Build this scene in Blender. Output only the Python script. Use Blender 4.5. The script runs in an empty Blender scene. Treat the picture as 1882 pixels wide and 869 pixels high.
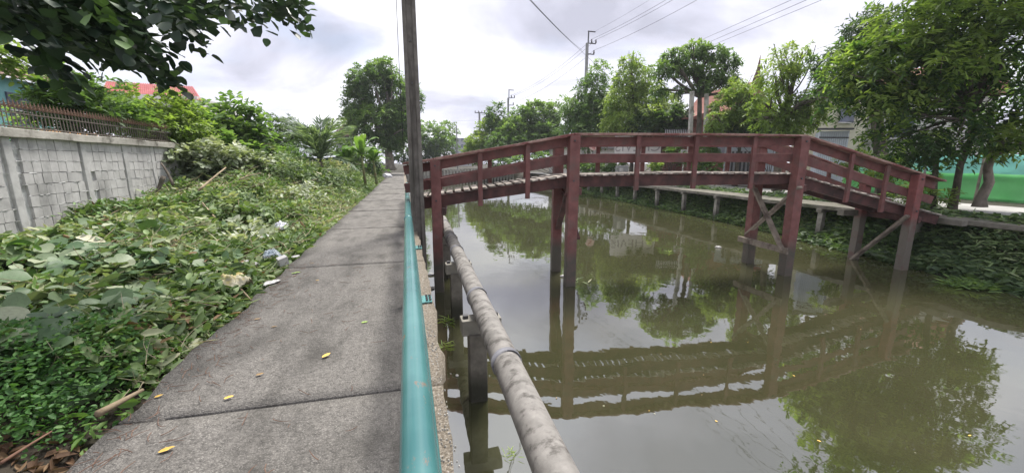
import bpy, bmesh, math, random
import numpy as np
from mathutils import Vector, Matrix
random.seed(7)
rng = np.random.default_rng(7)
R = math.radians
scn = bpy.context.scene
COL = scn.collection

# ------------------------------------------------------------------ camera
PITCH, YAW, FPX, CAM_H = R(10.73), R(15.3), 720.0, 1.5
cam_data = bpy.data.cameras.new('camera')
cam = bpy.data.objects.new('camera', cam_data)
COL.objects.link(cam)
cam.location = (0, 0, CAM_H)
cam.rotation_euler = (R(90) - PITCH, 0, -YAW)
cam_data.sensor_width = 36
cam_data.lens = FPX / 1882 * 36
cam_data.clip_start = 0.05
cam_data.clip_end = 3000
scn.camera = cam

# ------------------------------------------------------------------ exposure, sun and sky
scn.view_settings.view_transform = 'Standard'
scn.view_settings.look = 'None'
scn.view_settings.exposure = 0.72
scn.view_settings.gamma = 1.0
SUN_EL, SUN_AZ = R(62), R(32)
sv = Vector((math.cos(SUN_EL) * math.sin(SUN_AZ), math.cos(SUN_EL) * math.cos(SUN_AZ), math.sin(SUN_EL)))
sl = bpy.data.lights.new('sun', 'SUN')
sl.energy = 4.2
sl.angle = R(18)
sl.color = (1.0, 0.96, 0.9)
so = bpy.data.objects.new('sun', sl)
COL.objects.link(so)
so.rotation_euler = sv.to_track_quat('Z', 'Y').to_euler()

SKY_OFF = (-5.2, 8.8, 0)
world = bpy.data.worlds.new('World')
scn.world = world
world.use_nodes = True
nt = world.node_tree
nt.nodes.clear()
def N(nt, t, **kw):
    n = nt.nodes.new(t)
    for k, v in kw.items():
        setattr(n, k, v)
    return n
def ramp(nt, stops, interp='LINEAR'):
    n = nt.nodes.new('ShaderNodeValToRGB')
    cr = n.color_ramp
    cr.interpolation = interp
    while len(cr.elements) < len(stops):
        cr.elements.new(0.5)
    for e, (p, c) in zip(cr.elements, stops):
        e.position = p
        e.color = (c[0], c[1], c[2], 1) if hasattr(c, '__len__') else (c, c, c, 1)
    return n
sky = N(nt, 'ShaderNodeTexSky', sky_type='NISHITA')
sky.sun_disc = False
sky.sun_elevation = SUN_EL
sky.sun_rotation = SUN_AZ
tc = N(nt, 'ShaderNodeTexCoord')
sep = N(nt, 'ShaderNodeSeparateXYZ')
nt.links.new(tc.outputs['Generated'], sep.inputs[0])
zmax = N(nt, 'ShaderNodeMath', operation='MAXIMUM'); zmax.inputs[1].default_value = 0.0
nt.links.new(sep.outputs[2], zmax.inputs[0])
zadd = N(nt, 'ShaderNodeMath', operation='ADD'); zadd.inputs[1].default_value = 0.22
nt.links.new(zmax.outputs[0], zadd.inputs[0])
dx = N(nt, 'ShaderNodeMath', operation='DIVIDE'); dy = N(nt, 'ShaderNodeMath', operation='DIVIDE')
nt.links.new(sep.outputs[0], dx.inputs[0]); nt.links.new(zadd.outputs[0], dx.inputs[1])
nt.links.new(sep.outputs[1], dy.inputs[0]); nt.links.new(zadd.outputs[0], dy.inputs[1])
cmb = N(nt, 'ShaderNodeCombineXYZ')
nt.links.new(dx.outputs[0], cmb.inputs[0]); nt.links.new(dy.outputs[0], cmb.inputs[1])
n1 = N(nt, 'ShaderNodeTexNoise'); n1.inputs['Scale'].default_value = 1.05; n1.inputs['Detail'].default_value = 7
n1.inputs['Roughness'].default_value = 0.52; n1.inputs['Distortion'].default_value = 0.35
mp = N(nt, 'ShaderNodeMapping'); mp.inputs['Location'].default_value = SKY_OFF
nt.links.new(cmb.outputs[0], mp.inputs[0]); nt.links.new(mp.outputs[0], n1.inputs['Vector'])
cl = ramp(nt, [(0.34, (3.8, 3.85, 4.6)), (0.43, (5.0, 5.05, 5.95)), (0.51, (6.5, 6.55, 7.4)), (0.62, (7.8, 7.8, 8.2))])
nt.links.new(n1.outputs['Fac'], cl.inputs[0])
n2 = N(nt, 'ShaderNodeTexNoise'); n2.inputs['Scale'].default_value = 1.3; n2.inputs['Detail'].default_value = 6
mp2 = N(nt, 'ShaderNodeMapping'); mp2.inputs['Location'].default_value = (-2.3, 5.2, 0)
nt.links.new(cmb.outputs[0], mp2.inputs[0]); nt.links.new(mp2.outputs[0], n2.inputs['Vector'])
cov = ramp(nt, [(0.30, 0.72), (0.46, 1.0)])
nt.links.new(n2.outputs['Fac'], cov.inputs[0])
mx = N(nt, 'ShaderNodeMix', data_type='RGBA')
nt.links.new(cov.outputs[0], mx.inputs[0])
nt.links.new(sky.outputs[0], mx.inputs[6]); nt.links.new(cl.outputs[0], mx.inputs[7])
bg = N(nt, 'ShaderNodeBackground'); bg.inputs[1].default_value = 0.102
nt.links.new(mx.outputs[2], bg.inputs[0])
wo = N(nt, 'ShaderNodeOutputWorld')
nt.links.new(bg.outputs[0], wo.inputs[0])

# ------------------------------------------------------------------ helpers
_fh = np.array([math.sin(YAW), math.cos(YAW), 0.0]); _rt = np.array([math.cos(YAW), -math.sin(YAW), 0.0]); _z = np.array([0, 0, 1.0])
_fw = _fh * math.cos(PITCH) - _z * math.sin(PITCH); _up = _fh * math.sin(PITCH) + _z * math.cos(PITCH)
def at(px, py, Y):
    """a world point at depth Y seen in the reference at (px, py): used to survey real positions"""
    d = _fw + _rt * (px - 941) / FPX + _up * (434.5 - py) / FPX
    p = np.array([0, 0, CAM_H]) + d * (Y / d[1])
    return (float(p[0]), float(p[1]), float(p[2]))
def sm(t):
    t = np.clip(t, 0, 1)
    return t * t * (3 - 2 * t)
def vnoise(X, Y, s, seed=0):
    """smooth value noise, vectorised, 0..1"""
    X = np.asarray(X, float) / s + 100.3; Y = np.asarray(Y, float) / s + 57.7
    xi = np.floor(X).astype(np.int64); yi = np.floor(Y).astype(np.int64)
    fx = X - xi; fy = Y - yi
    fx = fx * fx * (3 - 2 * fx); fy = fy * fy * (3 - 2 * fy)
    def h(a, b):
        n = (a * 374761393 + b * 668265263 + seed * 982451653) & 0x7fffffff
        n = ((n ^ (n >> 13)) * 1274126177) & 0x7fffffff
        return ((n ^ (n >> 16)) & 0xffff) / 65535.0
    return (h(xi, yi) * (1 - fx) + h(xi + 1, yi) * fx) * (1 - fy) + (h(xi, yi + 1) * (1 - fx) + h(xi + 1, yi + 1) * fx) * fy

def tag(o, label=None, cat=None, group=None, kind=None):
    if label: o['label'] = label
    if cat: o['category'] = cat
    if group: o['group'] = group
    if kind: o['kind'] = kind
    return o
def thing(name, loc, label, cat, group=None, rz=0.0):
    o = bpy.data.objects.new(name, None)
    o.empty_display_size = 0.2
    COL.objects.link(o)
    o.location = loc; o.rotation_euler = (0, 0, rz)
    return tag(o, label, cat, group)
def link(name, me, parent=None, m=None, loc=None, rot=None):
    o = bpy.data.objects.new(name, me)
    COL.objects.link(o)
    if parent: o.parent = parent
    if m and not me.materials: me.materials.append(m)
    if loc is not None: o.location = loc
    if rot is not None: o.rotation_euler = rot
    return o
def copy_tree(o, parent=None):
    c = o.copy(); COL.objects.link(c)
    if parent: c.parent = parent
    for ch in list(o.children): copy_tree(ch, c)
    return c

class MB:
    """collects boxes, beams and tubes in world coordinates, builds ONE mesh object"""
    def __init__(s): s.v = []; s.f = []
    def add(s, vs, fs):
        b = len(s.v); s.v += [tuple(v) for v in vs]; s.f += [tuple(i + b for i in f) for f in fs]
        return s
    def hexa(s, c8):
        return s.add(c8, [(0, 3, 2, 1), (4, 5, 6, 7), (0, 1, 5, 4), (1, 2, 6, 5), (2, 3, 7, 6), (3, 0, 4, 7)])
    def box(s, c, d, rz=0.0):
        x, y, z = d[0] / 2, d[1] / 2, d[2] / 2; cs, sn = math.cos(rz), math.sin(rz)
        P = [(-x, -y, -z), (x, -y, -z), (x, y, -z), (-x, y, -z), (-x, -y, z), (x, -y, z), (x, y, z), (-x, y, z)]
        return s.hexa([(c[0] + p[0] * cs - p[1] * sn, c[1] + p[0] * sn + p[1] * cs, c[2] + p[2]) for p in P])
    def beam(s, a, b, w, h, up=(0, 0, 1), seg=1, jit=0.0, w2=None, h2=None):
        a = Vector(a); b = Vector(b); d = (b - a).normalized(); up = Vector(up)
        sd = d.cross(up)
        if sd.length < 1e-4: sd = d.cross(Vector((0, 1, 0)))
        sd.normalize(); u = sd.cross(d).normalized()
        w2 = w if w2 is None else w2; h2 = h if h2 is None else h2
        rings = []
        for i in range(seg + 1):
            t = i / seg; p = a.lerp(b, t); ww = w + (w2 - w) * t; hh = h + (h2 - h) * t
            ring = []
            for sx, sy in ((-1, -1), (1, -1), (1, 1), (-1, 1)):
                j = Vector((random.uniform(-jit, jit), random.uniform(-jit, jit), random.uniform(-jit, jit)))
                ring.append(p + sd * sx * ww / 2 + u * sy * hh / 2 + j)
            rings.append(ring)
        vs = [v for r in rings for v in r]; fs = [(3, 2, 1, 0)]
        for i in range(seg):
            o = i * 4
            for k in range(4):
                fs.append((o + k, o + (k + 1) % 4, o + 4 + (k + 1) % 4, o + 4 + k))
        o = seg * 4; fs.append((o, o + 1, o + 2, o + 3))
        return s.add(vs, fs)
    def tube(s, pts, r, n=8, cap=True):
        pts = [Vector(p) for p in pts]
        rs = r if hasattr(r, '__len__') else [r] * len(pts)
        vs = []; fs = []
        ref = Vector((0.3, 0.9, 0.2)).normalized()
        for i, p in enumerate(pts):
            d = (pts[min(i + 1, len(pts) - 1)] - pts[max(i - 1, 0)])
            d = d.normalized() if d.length > 1e-6 else Vector((0, 0, 1))
            a = d.cross(ref)
            if a.length < 0.05: a = d.cross(Vector((1, 0, 0)))
            a.normalize(); b = d.cross(a).normalized()
            for k in range(n):
                t = 2 * math.pi * k / n
                vs.append(p + (a * math.cos(t) + b * math.sin(t)) * rs[i])
        for i in range(len(pts) - 1):
            for k in range(n):
                fs.append((i * n + k, i * n + (k + 1) % n, (i + 1) * n + (k + 1) % n, (i + 1) * n + k))
        if cap:
            fs.append(tuple(range(n - 1, -1, -1))); fs.append(tuple(range((len(pts) - 1) * n, len(pts) * n)))
        return s.add(vs, fs)
    def mesh(s, name, origin=(0, 0, 0)):
        me = bpy.data.meshes.new(name)
        o = origin
        me.from_pydata([(v[0] - o[0], v[1] - o[1], v[2] - o[2]) for v in s.v], [], s.f)
        bm = bmesh.new(); bm.from_mesh(me); bmesh.ops.recalc_face_normals(bm, faces=bm.faces); bm.to_mesh(me); bm.free()
        return me
    def build(s, name, m, parent=None, smooth=False, bevel=0.0, origin=None):
        org = origin
        if parent is not None:
            p = parent; org = Vector((0, 0, 0))
            while p is not None: org = org + p.location; p = p.parent
        if org is None: org = (0, 0, 0)
        me = s.mesh(name, org)
        if smooth: me.polygons.foreach_set('use_smooth', [True] * len(me.polygons))
        ob = link(name, me, parent, m)
        if parent is None: ob.location = org
        if bevel:
            b = ob.modifiers.new('bevel', 'BEVEL'); b.width = bevel; b.segments = 2; b.limit_method = 'ANGLE'
        return ob

def np_mesh(name, V, F, m=None, tint=None, smooth=False):
    """fast mesh from arrays: V (n,3), F (k,q)"""
    V = np.ascontiguousarray(V, dtype=np.float32); F = np.ascontiguousarray(F, dtype=np.int32)
    me = bpy.data.meshes.new(name)
    q = F.shape[1]
    me.vertices.add(len(V)); me.vertices.foreach_set('co', V.ravel())
    me.loops.add(F.size); me.loops.foreach_set('vertex_index', F.ravel())
    me.polygons.add(len(F)); me.polygons.foreach_set('loop_start', np.arange(0, F.size, q, dtype=np.int32))
    if smooth: me.polygons.foreach_set('use_smooth', np.ones(len(F), dtype=bool))
    if tint is not None:
        at_ = me.attributes.new('tint', 'FLOAT', 'FACE'); at_.data.foreach_set('value', np.ascontiguousarray(tint, dtype=np.float32))
    me.update(calc_edges=True)
    if m: me.materials.append(m)
    return me

# ------------------------------------------------------------------ materials
def shade(name):
    m = bpy.data.materials.new(name); m.use_nodes = True
    nt = m.node_tree; nt.nodes.clear()
    out = N(nt, 'ShaderNodeOutputMaterial'); b = N(nt, 'ShaderNodeBsdfPrincipled')
    nt.links.new(b.outputs[0], out.inputs[0])
    return m, nt, b
def noise(nt, scale, detail=6, rough=0.6, stretch=(1, 1, 1), coord='Object', dist=0.0, loc=(0, 0, 0)):
    tc = N(nt, 'ShaderNodeNewGeometry' if coord == 'World' else 'ShaderNodeTexCoord'); mp = N(nt, 'ShaderNodeMapping'); mp.inputs['Scale'].default_value = stretch
    if coord == 'World': coord = 'Position'
    mp.inputs['Location'].default_value = loc
    n = N(nt, 'ShaderNodeTexNoise'); n.inputs['Scale'].default_value = scale; n.inputs['Detail'].default_value = detail
    n.inputs['Roughness'].default_value = rough; n.inputs['Distortion'].default_value = dist
    nt.links.new(tc.outputs[coord], mp.inputs[0]); nt.links.new(mp.outputs[0], n.inputs['Vector'])
    return n
def mixc(nt, fac, a, b, mode='MIX'):
    n = N(nt, 'ShaderNodeMix', data_type='RGBA', blend_type=mode)
    for s, v in ((0, fac), (6, a), (7, b)):
        if hasattr(v, 'is_linked'): nt.links.new(v, n.inputs[s])
        elif s == 0: n.inputs[0].default_value = v
        else: n.inputs[s].default_value = (v[0], v[1], v[2], 1)
    return n.outputs[2]
def pmat(name, c1, c2, scale=6, rough=0.8, bump=0.3, bscale=40, bdist=0.01, dirt=None, dscale=2.0, dlo=0.5, dhi=0.65, stretch=(1, 1, 1), rnd=0.0, metal=0.0, coord='Object', speck=None, sscale=120, spec=0.3, zstain=None, dstretch=(1, 1, 1)):
    m, nt, b = shade(name)
    n = noise(nt, scale, stretch=stretch, coord=coord)
    r = ramp(nt, [(0.32, c1), (0.68, c2)]); nt.links.new(n.outputs['Fac'], r.inputs[0])
    c = r.outputs[0]
    if speck is not None:
        s_ = noise(nt, sscale, detail=2, coord=coord); sr = ramp(nt, [(0.55, 0), (0.66, 1)]); nt.links.new(s_.outputs['Fac'], sr.inputs[0])
        c = mixc(nt, sr.outputs[0], c, speck)
    if zstain is not None:      # a tide / bare-wood zone with a noisy upper limit (height of water marks on the thing)
        z0, z1, zc, zn = zstain
        tc = N(nt, 'ShaderNodeNewGeometry'); sp = N(nt, 'ShaderNodeSeparateXYZ'); nt.links.new(tc.outputs['Position'], sp.inputs[0])
        nn = noise(nt, 5, stretch=(1, 1, 0.3)); ma = N(nt, 'ShaderNodeMath', operation='MULTIPLY_ADD'); ma.inputs[1].default_value = -zn; nt.links.new(nn.outputs['Fac'], ma.inputs[0])
        nt.links.new(sp.outputs[2], ma.inputs[2])
        mr = N(nt, 'ShaderNodeMapRange'); mr.inputs[1].default_value = z0 - zn / 2; mr.inputs[2].default_value = z1 - zn / 2; mr.inputs[3].default_value = 1; mr.inputs[4].default_value = 0
        nt.links.new(ma.outputs[0], mr.inputs[0])
        c = mixc(nt, mr.outputs[0], c, zc)
    if dirt is not None:
        d = noise(nt, dscale, detail=8, rough=0.65, coord=coord, stretch=dstretch, loc=(4, 2, 7)); dr = ramp(nt, [(dlo, 0), (dhi, 1)]); nt.links.new(d.outputs['Fac'], dr.inputs[0])
        c = mixc(nt, dr.outputs[0], c, dirt)
    if rnd:
        oi = N(nt, 'ShaderNodeObjectInfo'); mr = N(nt, 'ShaderNodeMapRange'); mr.inputs[3].default_value = 1 - rnd; mr.inputs[4].default_value = 1 + rnd
        nt.links.new(oi.outputs['Random'], mr.inputs[0])
        cc = N(nt, 'ShaderNodeCombineColor'); [nt.links.new(mr.outputs[0], cc.inputs[i]) for i in range(3)]
        c = mixc(nt, 1.0, c, cc.outputs[0], 'MULTIPLY')
    nt.links.new(c, b.inputs['Base Color'])
    b.inputs['Roughness'].default_value = rough; b.inputs['Metallic'].default_value = metal
    b.inputs['Specular IOR Level'].default_value = spec
    if bump:
        bn = noise(nt, bscale, detail=5, stretch=stretch, coord=coord); bp = N(nt, 'ShaderNodeBump'); bp.inputs['Strength'].default_value = bump; bp.inputs['Distance'].default_value = bdist
        nt.links.new(bn.outputs['Fac'], bp.inputs['Height']); nt.links.new(bp.outputs[0], b.inputs['Normal'])
    return m
def lmat(name, stops, trans=0.3, rough=0.5, obj_random=False, spec=0.35):
    m, nt, b = shade(name)
    r = ramp(nt, stops)
    if obj_random:
        a = N(nt, 'ShaderNodeObjectInfo'); nt.links.new(a.outputs['Random'], r.inputs[0])
    else:
        a = N(nt, 'ShaderNodeAttribute'); a.attribute_name = 'tint'; nt.links.new(a.outputs['Fac'], r.inputs[0])
    n = noise(nt, 9, detail=3); vr = ramp(nt, [(0.3, 0.8), (0.7, 1.15)]); nt.links.new(n.outputs['Fac'], vr.inputs[0])
    c = mixc(nt, 1.0, r.outputs[0], vr.outputs[0], 'MULTIPLY')
    nt.links.new(c, b.inputs['Base Color']); b.inputs['Roughness'].default_value = rough; b.inputs['Specular IOR Level'].default_value = spec
    t = N(nt, 'ShaderNodeBsdfTranslucent'); tcol = mixc(nt, 1.0, c, (1.25, 1.35, 0.55), 'MULTIPLY'); nt.links.new(tcol, t.inputs[0])
    ms = N(nt, 'ShaderNodeMixShader'); ms.inputs[0].default_value = trans
    nt.links.new(b.outputs[0], ms.inputs[1]); nt.links.new(t.outputs[0], ms.inputs[2])
    nt.links.new(ms.outputs[0], nt.nodes['Material Output'].inputs[0])
    return m

M = {}
M['soil'] = pmat('soil', (.028, .023, .017), (.06, .05, .037), 3, .95, .6, 30, .03, dirt=(.03, .04, .02), dscale=1.5)
M['slab'] = pmat('slab_concrete', (.10, .094, .086), (.21, .197, .18), 30, .9, 1.0, 70, .022, dirt=(.052, .049, .044), dscale=1.7, dlo=.44, dhi=.76, speck=(.29, .275, .25), sscale=120, rnd=.04, dstretch=(1.6, .7, 1))
def ledge_zone(m):
    nt = m.node_tree; b = nt.nodes['Principled BSDF']; src = b.inputs['Base Color'].links[0].from_socket
    g = N(nt, 'ShaderNodeNewGeometry'); sp = N(nt, 'ShaderNodeSeparateXYZ'); nt.links.new(g.outputs['Position'], sp.inputs[0])
    mr = N(nt, 'ShaderNodeMapRange'); mr.inputs[1].default_value = .0; mr.inputs[2].default_value = .05; nt.links.new(sp.outputs[0], mr.inputs[0])
    n = noise(nt, 55, 4, .7, coord='World'); r = ramp(nt, [(.3, (.09, .075, .055)), (.5, (.20, .17, .13)), (.72, (.46, .42, .36))]); nt.links.new(n.outputs['Fac'], r.inputs[0])
    nt.links.new(mixc(nt, mr.outputs[0], src, r.outputs[0]), b.inputs['Base Color'])
ledge_zone(M['slab'])
M['ledge'] = pmat('ledge_concrete', (.20, .18, .15), (.34, .31, .27), 14, .9, .9, 60, .015, dirt=(.12, .11, .09), dscale=2.5, speck=(.5, .48, .44), sscale=70)
M['concrete'] = pmat('aged_concrete', (.26, .25, .23), (.38, .36, .33), 6, .9, .4, 50, .006, dirt=(.12, .11, .09), dscale=2.2, zstain=(-1.25, -.9, (.07, .065, .05), .3))
M['oldslab'] = pmat('mossy_walkway_slab', (.12, .11, .09), (.21, .195, .165), 4, .9, .5, 45, .008, dirt=(.07, .075, .045), dscale=1.6)
M['pilewood'] = pmat('dark_wet_pile', (.10, .092, .078), (.19, .175, .15), 6, .88, .4, 40, .006, dirt=(.06, .055, .045), dscale=2.5, zstain=(-1.3, -1.0, (.035, .035, .025), .3))
M['bankpile'] = pmat('far_bank_pile', (.19, .18, .155), (.29, .275, .24), 6, .9, .4, 40, .006, dirt=(.10, .095, .08), dscale=2.5, zstain=(-1.3, -.9, (.06, .055, .045), .3))
M['pale_concrete'] = pmat('pale_concrete', (.36, .35, .32), (.5, .48, .44), 5, .9, .3, 50, .005, dirt=(.2, .19, .16), dscale=2.5)
M['pipe'] = pmat('asbestos_pipe', (.15, .142, .13), (.255, .24, .222), 8, .75, .35, 55, .004, dirt=(.085, .078, .07), dscale=6, dlo=.50, dhi=.62, dstretch=(1, 1.3, 1))
M['pipeband'] = pmat('pipe_band', (.10, .10, .11), (.19, .19, .21), 8, .6, .2)
M['block'] = pmat('concrete_block', (.40, .392, .38), (.53, .52, .505), 5, .92, .5, 60, .004, dirt=(.20, .197, .19), dscale=1.5, dlo=.50, dhi=.72, rnd=.07, coord='World', dstretch=(1, 1, .45))
M['mortar'] = pmat('mortar', (.50, .50, .49), (.66, .66, .64), 9, .95, .8, 40, .012, dirt=(.28, .28, .27), dscale=3)
M['pilaster'] = pmat('grey_pilaster', (.42, .415, .40), (.53, .525, .51), 5, .92, .5, 50, .006, dirt=(.34, .335, .325), dscale=2.2)
M['coping'] = pmat('coping_concrete', (.28, .265, .23), (.46, .44, .39), 4, .9, .5, 40, .01, dirt=(.13, .12, .10), dscale=2.5)
M['redwood'] = pmat('red_painted_timber', (.115, .045, .042), (.19, .082, .074), 5, .7, .4, 30, .005, dirt=(.105, .075, .065), dscale=3.5, dlo=.48, dhi=.72, stretch=(1, 1, 1), rnd=.1)
M['redpost'] = pmat('red_painted_post', (.12, .048, .044), (.195, .084, .076), 5, .7, .4, 30, .005, dirt=(.115, .08, .07), dscale=3.5, dlo=.5, dhi=.72, zstain=(-.85, -.5, (.075, .068, .055), .4), rnd=.08)
M['redend'] = pmat('red_painted_end_post', (.16, .05, .048), (.24, .085, .078), 5, .62, .35, 30, .004, dirt=(.12, .055, .05), dscale=3, dlo=.5, dhi=.7, zstain=(-.25, .05, (.135, .12, .10), .35))
M['caprail'] = pmat('worn_cap_timber', (.20, .10, .085), (.36, .25, .21), 6, .75, .4, 30, .004, dirt=(.17, .06, .055), dscale=2.4, dlo=.45, dhi=.6)
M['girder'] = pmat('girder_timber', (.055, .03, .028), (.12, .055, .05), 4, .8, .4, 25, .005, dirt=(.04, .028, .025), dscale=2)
M['plank'] = pmat('weathered_plank', (.22, .19, .165), (.38, .34, .30), 6, .85, .5, 30, .004, dirt=(.12, .10, .085), dscale=3.5, rnd=.28, coord='World', stretch=(1.4, .6, 1))
M['greywood'] = pmat('grey_brace_timber', (.14, .115, .09), (.27, .23, .19), 6, .9, .5, 26, .005, dirt=(.08, .06, .05), dscale=3, rnd=.12)
M['pole'] = pmat('dark_concrete_pole', (.10, .09, .08), (.19, .175, .155), 5, .85, .4, 40, .005, dirt=(.065, .06, .05), dscale=1.6, dstretch=(3, 3, .25), zstain=(-1.2, -.8, (.045, .045, .03), .3))
M['lpole'] = pmat('grey_utility_pole', (.22, .22, .22), (.32, .32, .32), 4, .85, .2)
M['steel'] = pmat('dark_steel', (.045, .045, .05), (.09, .09, .095), 10, .5, .1)
M['rail'] = pmat('teal_rail_paint', (.035, .125, .128), (.065, .185, .182), 2.2, .24, .10, 40, .002, dirt=(.17, .12, .09), dscale=13, dlo=.62, dhi=.67, spec=.8, dstretch=(1, .45, 1))
M['plate'] = pmat('teal_plate_paint', (.06, .23, .23), (.14, .32, .31), 14, .45, .15, dirt=(.05, .06, .05), dscale=30)
M['wire'] = pmat('black_cable', (.02, .02, .022), (.03, .03, .032), 5, .6, 0)
M['bark'] = pmat('bark', (.06, .05, .04), (.16, .135, .11), 6, .95, .8, 22, .02, dirt=(.05, .055, .035), dscale=2, stretch=(1, 1, .35))
M['palebark'] = pmat('pale_bark', (.16, .135, .11), (.30, .26, .22), 5, .95, .6, 22, .02, dirt=(.10, .09, .07), dscale=2, stretch=(1, 1, .4))
M['stick'] = pmat('dry_stick', (.16, .12, .075), (.34, .27, .18), 7, .9, .3, rnd=.25)
M['straw'] = pmat('pale_straw', (.26, .21, .13), (.46, .40, .28), 3, .9, 0)
M['twig'] = pmat('red_twig', (.09, .045, .03), (.19, .11, .075), 9, .9, 0)
M['deadleaf'] = lmat('dead_leaf', [(0, (.06, .035, .022)), (.5, (.13, .075, .042)), (1, (.27, .18, .10))], .15, .8)
M['wilt'] = lmat('wilted_leaf', [(0, (.05, .085, .03)), (.25, (.10, .165, .055)), (.55, (.19, .265, .11)), (.8, (.32, .375, .21)), (1, (.50, .48, .33))], .25, .6)
M['fresh'] = lmat('fresh_leaf', [(0, (.07, .14, .04)), (.5, (.13, .24, .065)), (1, (.24, .36, .12))], .3, .5)
M['bigleaf'] = lmat('big_creeper_leaf', [(0, (.05, .10, .042)), (.3, (.085, .15, .065)), (.6, (.13, .19, .095)), (.85, (.20, .255, .15)), (1, (.32, .35, .23))], .2, .5, obj_random=True)
M['bigleaf_t'] = lmat('big_creeper_leaf_mass', [(0, (.05, .10, .042)), (.3, (.085, .15, .065)), (.6, (.13, .19, .095)), (.85, (.20, .255, .15)), (1, (.32, .35, .23))], .2, .5)
M['pale'] = lmat('pale_wilted_leaf', [(0, (.13, .17, .09)), (.4, (.27, .32, .20)), (1, (.52, .54, .44))], .25, .6)
M['fern'] = lmat('small_weed_leaf', [(0, (.04, .105, .03)), (.4, (.075, .18, .05)), (.75, (.13, .26, .07)), (1, (.22, .36, .10))], .3, .5)
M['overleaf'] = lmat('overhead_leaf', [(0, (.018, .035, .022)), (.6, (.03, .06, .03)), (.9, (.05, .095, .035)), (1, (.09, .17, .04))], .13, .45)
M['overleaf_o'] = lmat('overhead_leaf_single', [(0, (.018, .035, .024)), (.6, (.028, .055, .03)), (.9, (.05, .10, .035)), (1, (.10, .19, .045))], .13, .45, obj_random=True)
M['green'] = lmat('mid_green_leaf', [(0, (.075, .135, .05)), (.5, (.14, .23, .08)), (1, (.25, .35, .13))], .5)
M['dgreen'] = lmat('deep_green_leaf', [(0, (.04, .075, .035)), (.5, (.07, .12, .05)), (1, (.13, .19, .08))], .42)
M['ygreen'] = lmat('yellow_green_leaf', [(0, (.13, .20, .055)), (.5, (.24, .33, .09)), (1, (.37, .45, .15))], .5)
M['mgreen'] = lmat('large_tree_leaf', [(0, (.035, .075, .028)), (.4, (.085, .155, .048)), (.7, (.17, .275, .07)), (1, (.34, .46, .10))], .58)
M['frond'] = lmat('frond_leaf', [(0, (.10, .15, .095)), (.5, (.19, .26, .17)), (1, (.33, .39, .28))], .42)
M['banana'] = lmat('banana_leaf', [(0, (.08, .17, .035)), (.5, (.14, .26, .06)), (1, (.25, .36, .11))], .4)
M['pgrey'] = pmat('plastic_grey', (.36, .36, .37), (.55, .55, .57), 6, .4, .3, 14, .01)
M['pwhite'] = pmat('plastic_white', (.42, .41, .40), (.62, .61, .60), 6, .4, .3, 14, .01)
M['plav'] = pmat('plastic_lavender', (.42, .42, .50), (.62, .62, .68), 6, .4, .3, 14, .01)
M['pyel'] = pmat('sack_yellow', (.33, .31, .20), (.52, .50, .40), 3, .5, .3, 14, .01, dirt=(.5, .42, .16), dscale=4, dlo=.5, dhi=.6)
M['pblue'] = pmat('plastic_blue', (.28, .36, .44), (.52, .55, .55), 5, .35, .3, 14, .01)
M['pdark'] = pmat('dark_sheet', (.10, .14, .15), (.18, .24, .26), 6, .45, .3)
M['fencepaint'] = pmat('weathered_fence_paint', (.10, .085, .07), (.17, .145, .12), 10, .7, .1)
M['brownmesh'] = pmat('rust_brown', (.14, .085, .06), (.23, .145, .10), 6, .8, .2)
M['yleaf'] = pmat('yellow_leaf', (.5, .30, .05), (.66, .45, .12), 20, .6, .1, rnd=.2)
M['gleaf'] = pmat('green_fallen_leaf', (.22, .34, .08), (.32, .42, .12), 20, .6, .1)
M['paleleaf'] = pmat('pale_fallen_leaf', (.38, .38, .26), (.52, .50, .36), 20, .7, .1)
M['bleaf'] = pmat('brown_fallen_leaf', (.20, .13, .06), (.36, .24, .11), 20, .7, .1)
M['tile'] = pmat('roof_tile', (.25, .17, .14), (.36, .26, .22), 5, .85, .3, rnd=.15)
M['redroof'] = pmat('red_metal_roof', (.36, .09, .09), (.47, .16, .15), 3, .5, .1)
M['turq'] = pmat('turquoise_wall', (.22, .50, .52), (.30, .58, .60), 3, .8, .1)
M['orange'] = pmat('orange_panel', (.58, .26, .07), (.68, .34, .11), 3, .8, .1)
M['whitewall'] = pmat('white_render', (.58, .57, .54), (.70, .69, .66), 3, .85, .15, dirt=(.45, .44, .40), dscale=1.5)
M['cream'] = pmat('cream_siding', (.60, .58, .44), (.70, .68, .54), 3, .8, .1)
M['thaiwall'] = pmat('brown_red_boards', (.15, .065, .05), (.23, .10, .08), 5, .8, .2, rnd=.12)
M['thairoof'] = pmat('old_red_tile', (.20, .085, .07), (.32, .14, .11), 7, .85, .3)
M['spire'] = pmat('dark_finial', (.10, .055, .05), (.15, .085, .075), 7, .8, .1)
M['bluemetal'] = pmat('pale_blue_metal', (.48, .52, .58), (.60, .64, .70), 2, .45, .1)
M['glass'] = pmat('window_glass', (.08, .09, .12), (.16, .18, .24), 2, .1, 0, spec=.6)
M['brick'] = pmat('planter_brick', (.30, .13, .10), (.42, .20, .16), 8, .9, .3, rnd=.15)
M['nteal'] = pmat('teal_shade_net', (.38, .66, .61), (.46, .74, .69), 1.2, .8, .3, 3, .05, coord='Object')
M['ngreen'] = pmat('green_shade_net', (.33, .68, .36), (.43, .78, .46), 1.0, .8, .3, 3, .05)
def through(m, f):
    nt = m.node_tree; b = nt.nodes['Principled BSDF']; t = N(nt, 'ShaderNodeBsdfTranslucent'); ms = N(nt, 'ShaderNodeMixShader'); ms.inputs[0].default_value = f
    nt.links.new(b.inputs['Base Color'].links[0].from_socket, t.inputs[0]); nt.links.new(b.outputs[0], ms.inputs[1]); nt.links.new(t.outputs[0], ms.inputs[2])
    nt.links.new(ms.outputs[0], nt.nodes['Material Output'].inputs[0])
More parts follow.
